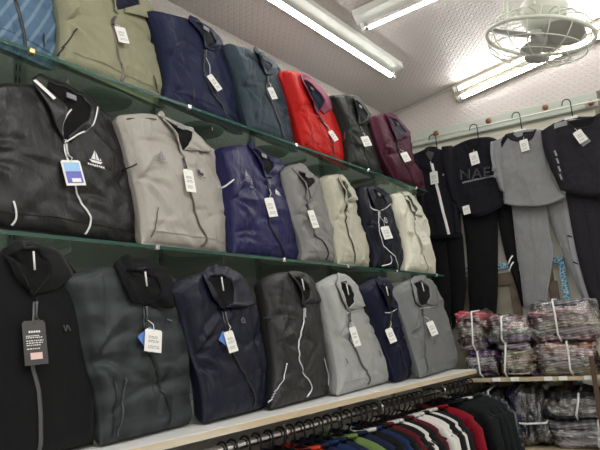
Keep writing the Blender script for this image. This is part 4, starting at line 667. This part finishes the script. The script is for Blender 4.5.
# grey sweatshirt
r, c, h = hung('G', 'hanging_sweatshirt', 'heather grey sweatshirt with black and pale shoulder panels', 'sweatshirt', 'hang_grey', 9); D = lambda p: c.depth(p)
neckline(c, h, r, 'hang_dark', 'hang_dark'); hangtag(D, h['tag'][0], (.045, .066, 4, 'white'), r, (h['tag'][0][0], h['tag'][0][1] + .05))
s = sleeve_patch(h, r, 'hang_grey', 53)
sl = resample(h['SL'], 8)
ribbon('sleeve_stripe', lambda p: min(s.depth(p), D(p)), [(q.x + .012, q.y) for q in sl[3:]], .018, 'panel_grey', r, .003, 20); ribbon('shoulder_panel', D, [(h['T'][0][0] + .012, h['T'][0][1] - .035), (h['T'][1][0] - .005, h['T'][1][1] - .022), (h['T'][2][0] - .05, h['T'][2][1] - .01)], .022, 'hang_black', r, .004, 20)
for k in (1, 2): q = sl[k + 1]; ribbon('sleeve_slash', lambda p: min(s.depth(p), D(p)), [(q.x + .004, q.y - .012), (q.x + .010, q.y + .012)], .022, 'panel_grey', r, .004, 8)
ribbon('hem_band', D, [(p[0] * .98 + c.cen.x * .02, p[1] + .012) for p in h['B']], .018, 'hang_grey', r, .002, 30)
r, cs_ = trousers(['GT1', 'GT2'], 'heather grey trousers with pale side stripe below the grey sweatshirt', 'hang_grey', 43)
rr_ = resample(HD['GT2']['R'], 10); ribbon('side_stripe', lambda p: cs_[1].depth(p), [(q.x - .022, q.y) for q in rr_[1:]], .024, 'panel_grey', r, .003, 40)
for k in (3, 5): q = rr_[k + 1]; ribbon('stripe_dash', lambda p: cs_[1].depth(p), [(q.x - .036, q.y + .006), (q.x - .008, q.y - .012)], .007, 'hang_dark', r, .005, 6)
# charcoal sweatshirt
r, c, h = hung('D', 'hanging_sweatshirt', 'dark charcoal sweatshirt with tilted tag cut off by the right edge', 'sweatshirt', 'hang_dark', 13); D = lambda p: c.depth(p)
neckline(c, h, r, 'hang_dark', 'hang_jet'); s = sleeve_patch(h, r, 'hang_dark', 57)
b_, _ = card('backing_card', (h['tag'][0][0] + .014, D(h['tag'][0]) - .008, h['tag'][0][1] - .022), .045, .05, 25, 'print_grey', r); hangtag(D, h['tag'][0], (.045, .07, 22, 'white'), r, (h['tag'][0][0] - .02, h['tag'][0][1] + .05))
ribbon('shoulder_panel', D, [(h['T'][0][0] + .014, h['T'][0][1] - .02), (h['T'][1][0], h['T'][1][1] - .022), (h['T'][2][0] + .005, h['T'][2][1] - .018)], .026, 'panel_grey', r, .004, 20)
sl = resample(h['SR'], 9)
for k in (1, 2, 3, 4): q = sl[k]; ribbon('sleeve_dash', lambda p: min(s.depth(p), D(p)), [(q.x - .012, q.y - .014), (q.x - .018, q.y + .016)], .009, 'panel_grey', r, .004, 8)
trousers(['DT1', 'DT2'], 'dark charcoal trousers at the right edge of the picture', 'hang_dark', 45)
for x, zt, zb, w, lb, dp in ((.27, 1.128, 1.025, .15, 'black hanger holding the white-striped zip jacket', .10), (.515, 1.130, 1.035, .16, 'black hanger holding the black printed sweatshirt', .115), (.752, 1.136, 1.037, .15, 'black hanger holding the heather grey sweatshirt', .135), (1.008, 1.136, 1.04, .16, 'black hanger holding the charcoal sweatshirt', .155)):
    hook_hanger(x, zt, zb, w, lb, dp)
# ---------------------------------------------------------------- clothes rail under the white shelf
RXR, RZ = -1.08, Z(-.2635)
rl = empty('clothes_rail', (RXR, 0, RZ)); tag(rl, 'shiny steel clothes rail under the white wooden shelf', 'rail'); tube('rail_bar', [(0, .0, 0), (0, 2.72, 0)], .011, 'chrome', rl, 14)
for y in (.21, .73, 1.25, 1.77, 2.29):
    box('rail_arm', (WX - RXR + .012, y - .004, .006), (.006, y + .004, .026), 'steel_post', rl, .001); tube('rail_holder', ringpts((0, y, 0), .0165, 16, 'Y'), .004, 'chrome', rl, 6, False)
RG = [(1.016, 'black', 'black'), (1.05, 'black', 'black'), (1.097, 'black', 'black'), (1.139, 'navy', 'dark navy'), (1.187, 'black', 'black'), (1.237, 'navy', 'navy'), (1.28, 'black', 'black'), (1.326, 'orange', 'orange-red'), (1.369, 'navy', 'navy'), (1.414, 'blue', 'royal blue'), (1.46, 'navy', 'navy'), (1.514, 'green', 'leaf green'), (1.571, 'navy', 'navy'), (1.631, 'black', 'black'), (1.665, 'blue', 'bright blue'), (1.70, 'black', 'black'), (1.74, 'wine', 'wine red'), (1.78, 'black', 'black'), (1.815, 'white', 'white'), (1.85, 'black', 'black'), (1.885, 'wine', 'wine red'), (1.93, 'white', 'white'), (1.97, 'white', 'white'), (2.01, 'black', 'black'), (2.045, 'white', 'white'), (2.085, 'black', 'black'), (2.185, 'red', 'crimson'), (2.334, 'black', 'black'), (2.386, 'teal', 'dark green-black'), (2.44, 'black', 'black'), (2.49, 'teal', 'dark green-black'), (2.54, 'teal', 'dark green-black'), (2.59, 'plaid', 'grey checked')]
def rail_garment(y, key, cname, i, label):
    rnd = random.Random(i * 5 + 1); yaw = R_(rnd.uniform(-2.5, 2.5)); k = rnd.uniform(.96, 1.04)
    g = empty('hanging_shirt', (RXR, y, RZ), (0, 0, yaw)); tag(g, label, 'shirt', 'shirts hanging on the steel rail')
    nz = -.052; hw = .168 * k
    L = [(-hw * .92, -.62), (-hw * .90, -.4), (-hw * .93, -.2), (-hw, nz - .034)]; Rr = [(-x, z) for x, z in L]
    T = [(-hw, nz - .034), (-.13, nz - .014), (-.065, nz), (0, nz - .018), (.065, nz), (.13, nz - .014), (hw, nz - .034)]
    mat = 'rail_' + key
    c = Cloth(L, T, Rr, [(-hw * .92, -.62), (0, -.625), (hw * .92, -.62)], .011, .011, 100 + i, nu=22, nv=18, rr=.02, creases=6, amp=.003, belly=0, turb=.002); c.build('garment_body', mat, g)
    for s in (-1, 1):
        pts = [(s * hw * .84, 0, nz - .050), (s * (hw + .002), -.003, nz - .085), (s * (hw + .020), -.006, nz - .22), (s * (hw + .024), .0, nz - .38), (s * (hw + .020), .002, nz - .54)]
        V, F = tubemesh(pts, [.022, .030, .028, .024, .020], 10); V = [Vector((v.x if abs(v.x) > 0 else 0, v.y * .42, v.z)) for v in V]; mesh('sleeve', V, F, mat, g)
    mesh('neckband', *tubemesh([(.068 * math.cos(a), .020 * math.sin(a), nz + .004 - .012 * (1 - abs(math.cos(a)))) for a in [2 * PI * q / 18 for q in range(19)]], .006, 6, False), 'rail_white' if (key == 'black' and i % 4 == 1) else mat, g)
    if key == 'white': mesh('trim_line', *tubemesh([(-hw, -.016, nz - .07), (-.13, -.018, nz - .03), (-.068, -.02, nz + .004)], .002, 5, False), 'rail_black', g)
    hg = empty('clothes_hanger', (RXR, y, RZ), (0, 0, yaw)); tag(hg, 'black plastic hanger hooked over the steel rail under the white shelf', 'hanger', 'black hangers on the steel rail')
    hk = [(.003, 0, -.05), (.003, 0, -.038), (.017, 0, -.022)] + [(.0175 * math.cos(a), 0, .0175 * math.sin(a) + .0005) for a in [PI * (q / 8) for q in range(0, 9)]] + [(-.0175, 0, -.010)]
    tube('hook', hk, .0032, 'plastic_black', hg, 6); tube('hanger_arm', [(-.19, 0, nz - .065), (-.1, 0, nz - .034), (0, 0, nz + .004), (.1, 0, nz - .034), (.19, 0, nz - .065)], [.004, .007, .008, .007, .004], 'plastic_black', hg, 6)
cnt = {}
TOT = {}
for _, k, n_ in RG: TOT[n_] = TOT.get(n_, 0) + 1
for i, (y, k, n_) in enumerate(RG):
    cnt[n_] = cnt.get(n_, 0) + 1; left = RG[i - 1][2] if i else 'rail end'; right = RG[i + 1][2] if i + 1 < len(RG) else 'rail end'
    if TOT[n_] == 1: lb = '%s long-sleeved shirt hanging on the steel rail' % n_
    else:
        o_ = ['first', 'second', 'third', 'fourth', 'fifth', 'sixth', 'seventh', 'eighth', 'ninth', 'tenth', 'eleventh', 'twelfth', 'thirteenth', 'fourteenth'][cnt[n_] - 1]
        lb = '%s %s shirt from the left on the rail, between %s and %s' % (o_, n_, left, right)
    rail_garment(y, k, n_, i, lb)
# ---------------------------------------------------------------- rack with bagged shirts
RKX = lambda u, v, z: E(u, v, z)
rk = empty('storage_rack', E(0, 0, -EYE), ERT); tag(rk, 'rack of pale wooden boards and brown posts stacked with bagged shirts', 'rack')
F0, F1 = -.56, -.08
def rbox(n_, lo, hi, mat): return box(n_, lo, hi, mat, rk, .002)
S1, S2 = -.250, -.557
for z in (S1, S2, -1.15):
    rbox('shelf_board', (.40, F0, ez(z) - .016), (1.55, F1, ez(z)), 'rack_wood')
for x in (.40, 1.10, 1.53): rbox('post', (x, F0 - .012, 0), (x + .022, F0, ez(S1 - .02)), 'brown_post')
rbox('post', (.930, F0 - .022, 0), (.950, F0 - .001, ez(-.165)), 'brown_post')
for x in (.44, .80, 1.53): rbox('post', (x, F1, 0), (x + .02, F1 + .012, ez(.0)), 'brown_post')
for i, x in enumerate((.52, .60, .74, .80, .90, 1.1)): box('price_clip', (x, F0 - .006, ez(S1) - .014), (x + .035, F0, ez(S1) + .003), 'card', rk, .001)
hash_ = lambda k: sum(map(ord, k)) * 37 % 50 - 25
def shirtmats():
    pal = dict(pink=((.48, .26, .27), (.70, .62, .60), (.10, .05, .08)), grey=((.30, .28, .29), (.62, .60, .60), (.06, .05, .07)), wine=((.17, .07, .09), (.45, .38, .36), (.05, .03, .05)),
      purple=((.12, .06, .17), (.40, .34, .46), (.05, .03, .06)), olive=((.38, .36, .25), (.60, .58, .46), (.10, .10, .08)), orange=((.60, .25, .12), (.75, .65, .60), (.25, .06, .10)),
      red=((.50, .05, .08), (.55, .35, .35), (.10, .02, .03)), black=((.015, .015, .018), (.10, .10, .11), (.03, .03, .04)), navy=((.02, .025, .10), (.06, .07, .18), (.01, .01, .02)), ash=((.16, .16, .17), (.36, .36, .38), (.05, .05, .06)), green=((.06, .14, .10), (.45, .50, .45), (.03, .03, .03)), pale=((.42, .40, .46), (.66, .64, .68), (.16, .14, .22)))
    for k, (a, b, c) in pal.items(): plaid('shirt_' + k, a, b, c, 9, 26, axes=('X', 'Z'), rough=.55, soft=True, diag=R_(hash_(k) * .4), only=None if hash_(k) % 3 else 1)
shirtmats()
def slabcloth(c, s, seed, amp=.006):
    """rumpled rounded slab: c centre, s half sizes"""
    V = []; F = []; nu, nv = 44, 14
    for i in range(nv + 1):
        ph = -PI / 2 + PI * i / nv
        for j in range(nu):
            th = 2 * PI * j / nu; cp, sp = math.cos(ph), math.sin(ph); ct, st = math.cos(th), math.sin(th)
            q = lambda v, e: math.copysign(abs(v) ** e, v)
            p = Vector((q(cp, .35) * q(ct, .35), q(cp, .35) * q(st, .35), q(sp, .6)))
            nz_ = noise.turbulence_vector(Vector((p.x * 2.2 + seed, p.y * 2.2, p.z * 1.3 + seed * 2)), 3, False)
            V.append(Vector((c[0] + p.x * s[0], c[1] + p.y * s[1], c[2] + p.z * s[2])) + (nz_ - Vector((.3, .3, .3)) * 0) * amp * Vector((1, 1, 1)).length / 1.7)
    for i in range(nv):
        for j in range(nu): a = i * nu + j; b = i * nu + (j + 1) % nu; F.append((a, b, b + nu, a + nu))
    return V, F
def bundle(x, y, z, w, d, h, cols, label, straps, seed, rot=0, upright=False, slant=0):
    b = empty('shirt_bundle', E(x, y, z), (0, 0, ER + R_(rot))); tag(b, label, 'shirts', 'bagged shirt bundles on the rack'); rnd = random.Random(seed); n = len(cols)
    for i, k in enumerate(cols):
        if upright:
            t = w / n; c = (-w / 2 + t * (i + .5) + rnd.uniform(-.004, .004), rnd.uniform(-.01, .01), h / 2 + rnd.uniform(-.008, .004)); s = (t * .50, d / 2 * .95, h / 2 * rnd.uniform(.88, .98))
        else:
            t = h / n; c = (rnd.uniform(-.012, .012) + slant * i, rnd.uniform(-.01, .01), t * (i + .5) + .002); s = (w / 2 * rnd.uniform(.93, 1.0), d / 2 * rnd.uniform(.93, 1.0), t * .54)
        V, F = slabcloth(c, s, seed * 3 + i, .022); V = [Vector((v.x, v.y, max(v.z, .002))) for v in V]; o = mesh('folded_shirt', V, F, 'shirt_' + k, b)
        if not upright and i % 2 == 0:
            box('collar_band', (c[0] - .045, c[1] - s[1] - .004, c[2] - t * .16), (c[0] + .05, c[1] - s[1] + .006, c[2] + t * .12), 'shirt_' + cols[(i + 1) % n], o, .003)
    V, F = slabcloth((slant * n / 2, 0, h / 2), (w / 2 * 1.05, d / 2 * 1.05, h / 2 * 1.04), seed, .034); V = [Vector((v.x, v.y, max(v.z, .001))) for v in V]; mesh('plastic_bag', V, F, 'wrap', b)
    for sx in straps:
        if upright:
            zz = h * sx; pts = [(-w / 2 * 1.08, -d / 2 * 1.07, zz), (0, -d / 2 * 1.10, zz - .004), (w / 2 * 1.08, -d / 2 * 1.07, zz), (w / 2 * 1.08, d / 2 * 1.07, zz), (-w / 2 * 1.08, d / 2 * 1.07, zz), (-w / 2 * 1.08, -d / 2 * 1.07, zz)]
        else:
            xx = sx * w / 2; o2 = d / 2 * 1.09; pts = [(xx, -o2 * .9, .003), (xx - .006, -o2, h * .2), (xx + .004, -o2, h * .8), (xx + .004, -o2 * .93, h * 1.05), (xx + .006, 0, h * 1.09), (xx, o2 * .93, h * 1.05), (xx, o2, h * .5), (xx, o2 * .95, .003)]
        kt = random.Random(seed).uniform(-.035, .035); pts = [(p[0] + kt * (p[2] / max(h, .01) - .5), p[1], p[2]) for p in pts] if not upright else pts
        tube('strap', pts, .0045, 'strap', b, 6)
    return b
FS = F0 + .03
D2 = .36
yc = FS + D2 / 2
def B(x0, x1, z0, z1, cols, label, straps, seed, **k): bundle((x0 + x1) / 2, yc + k.pop('dy', 0), z0, x1 - x0, k.pop('d', D2), z1 - z0, cols, label, straps, seed, **k)
B(.40, .545, S1, S1 + .115, ['black', 'purple', 'grey', 'purple'], 'lower shirt bundle beside the end of the white shelf, mostly purple and black', [-.1], 3)
B(.555, .70, S1, S1 + .145, ['purple', 'olive', 'orange', 'olive', 'grey'], 'shirt bundle with orange and olive edges in the middle of the lower layer', [-.6], 5, slant=.004)
B(.715, .965, S1, S1 + .140, ['olive', 'grey', 'grey', 'pink', 'orange'], 'lower right shirt bundle with pink and orange layers under a white strap', [.1], 7)
B(.375, .505, S1 + .123, S1 + .30, ['grey', 'wine', 'olive', 'pink', 'red'], 'small shirt bundle with a crimson top shirt beside the grey jacket', [.2], 9)
B(.515, .705, S1 + .152, S1 + .270, ['purple', 'green', 'pink', 'wine'], 'upper middle shirt bundle with pink and green layers', [-.25], 11)
B(.715, .985, S1 + .147, S1 + .325, ['wine', 'grey', 'olive', 'wine', 'pink', 'ash'], 'tallest top shirt bundle, under the grey trousers', [-.2], 13)
B(1.0, 1.35, S1, S1 + .13, ['grey', 'olive', 'pink', 'grey'], 'shirt bundle right of the brown post, cut off by the right edge of the picture', [.3], 14)
B(.565, .715, S2, S2 + .265, ['navy', 'navy', 'ash', 'black', 'ash', 'black'], 'dark shirts packed upright with a white strap on the lower board', [.42], 15, upright=True)
B(.42, .555, S2, S2 + .235, ['black', 'navy', 'black', 'black', 'black', 'black'], 'black bagged shirts piled on the lower board nearest the clothes rail', [0], 16)
B(.725, 1.08, S2, S2 + .115, ['pale', 'ash', 'pale', 'ash'], 'pale grey bagged shirts at the bottom of the lower right stack', [.1], 17)
B(.725, 1.05, S2 + .122, S2 + .225, ['black', 'ash', 'black', 'black'], 'black bagged shirts on top of the pale grey ones', [-.2], 19)

# ---------------------------------------------------------------- camera
cam = bpy.data.cameras.new('camera'); co = bpy.data.objects.new('camera', cam); C.objects.link(co)
cam.sensor_width = 36; cam.lens = 560 * 36 / 600; cam.clip_start = .02
M = Matrix([[CR[i][0], -CR[i][1], -CR[i][2], 0] for i in range(3)] + [[0, 0, 0, 1]]); co.matrix_world = Matrix.Translation((0, 0, EYE)) @ M
sc = bpy.context.scene; sc.camera = co
w = bpy.data.worlds.new('world'); sc.world = w; w.use_nodes = True; w.node_tree.nodes['Background'].inputs[0].default_value = (.8, .85, .9, 1); w.node_tree.nodes['Background'].inputs[1].default_value = .2
sc.view_settings.view_transform = 'Standard'; sc.view_settings.look = 'None'; sc.view_settings.gamma = 1; sc.view_settings.use_curve_mapping = False
sc.view_settings.exposure = 1.22
sc.cycles.max_bounces = 8; sc.cycles.transparent_max_bounces = 24; sc.cycles.sample_clamp_indirect = 6
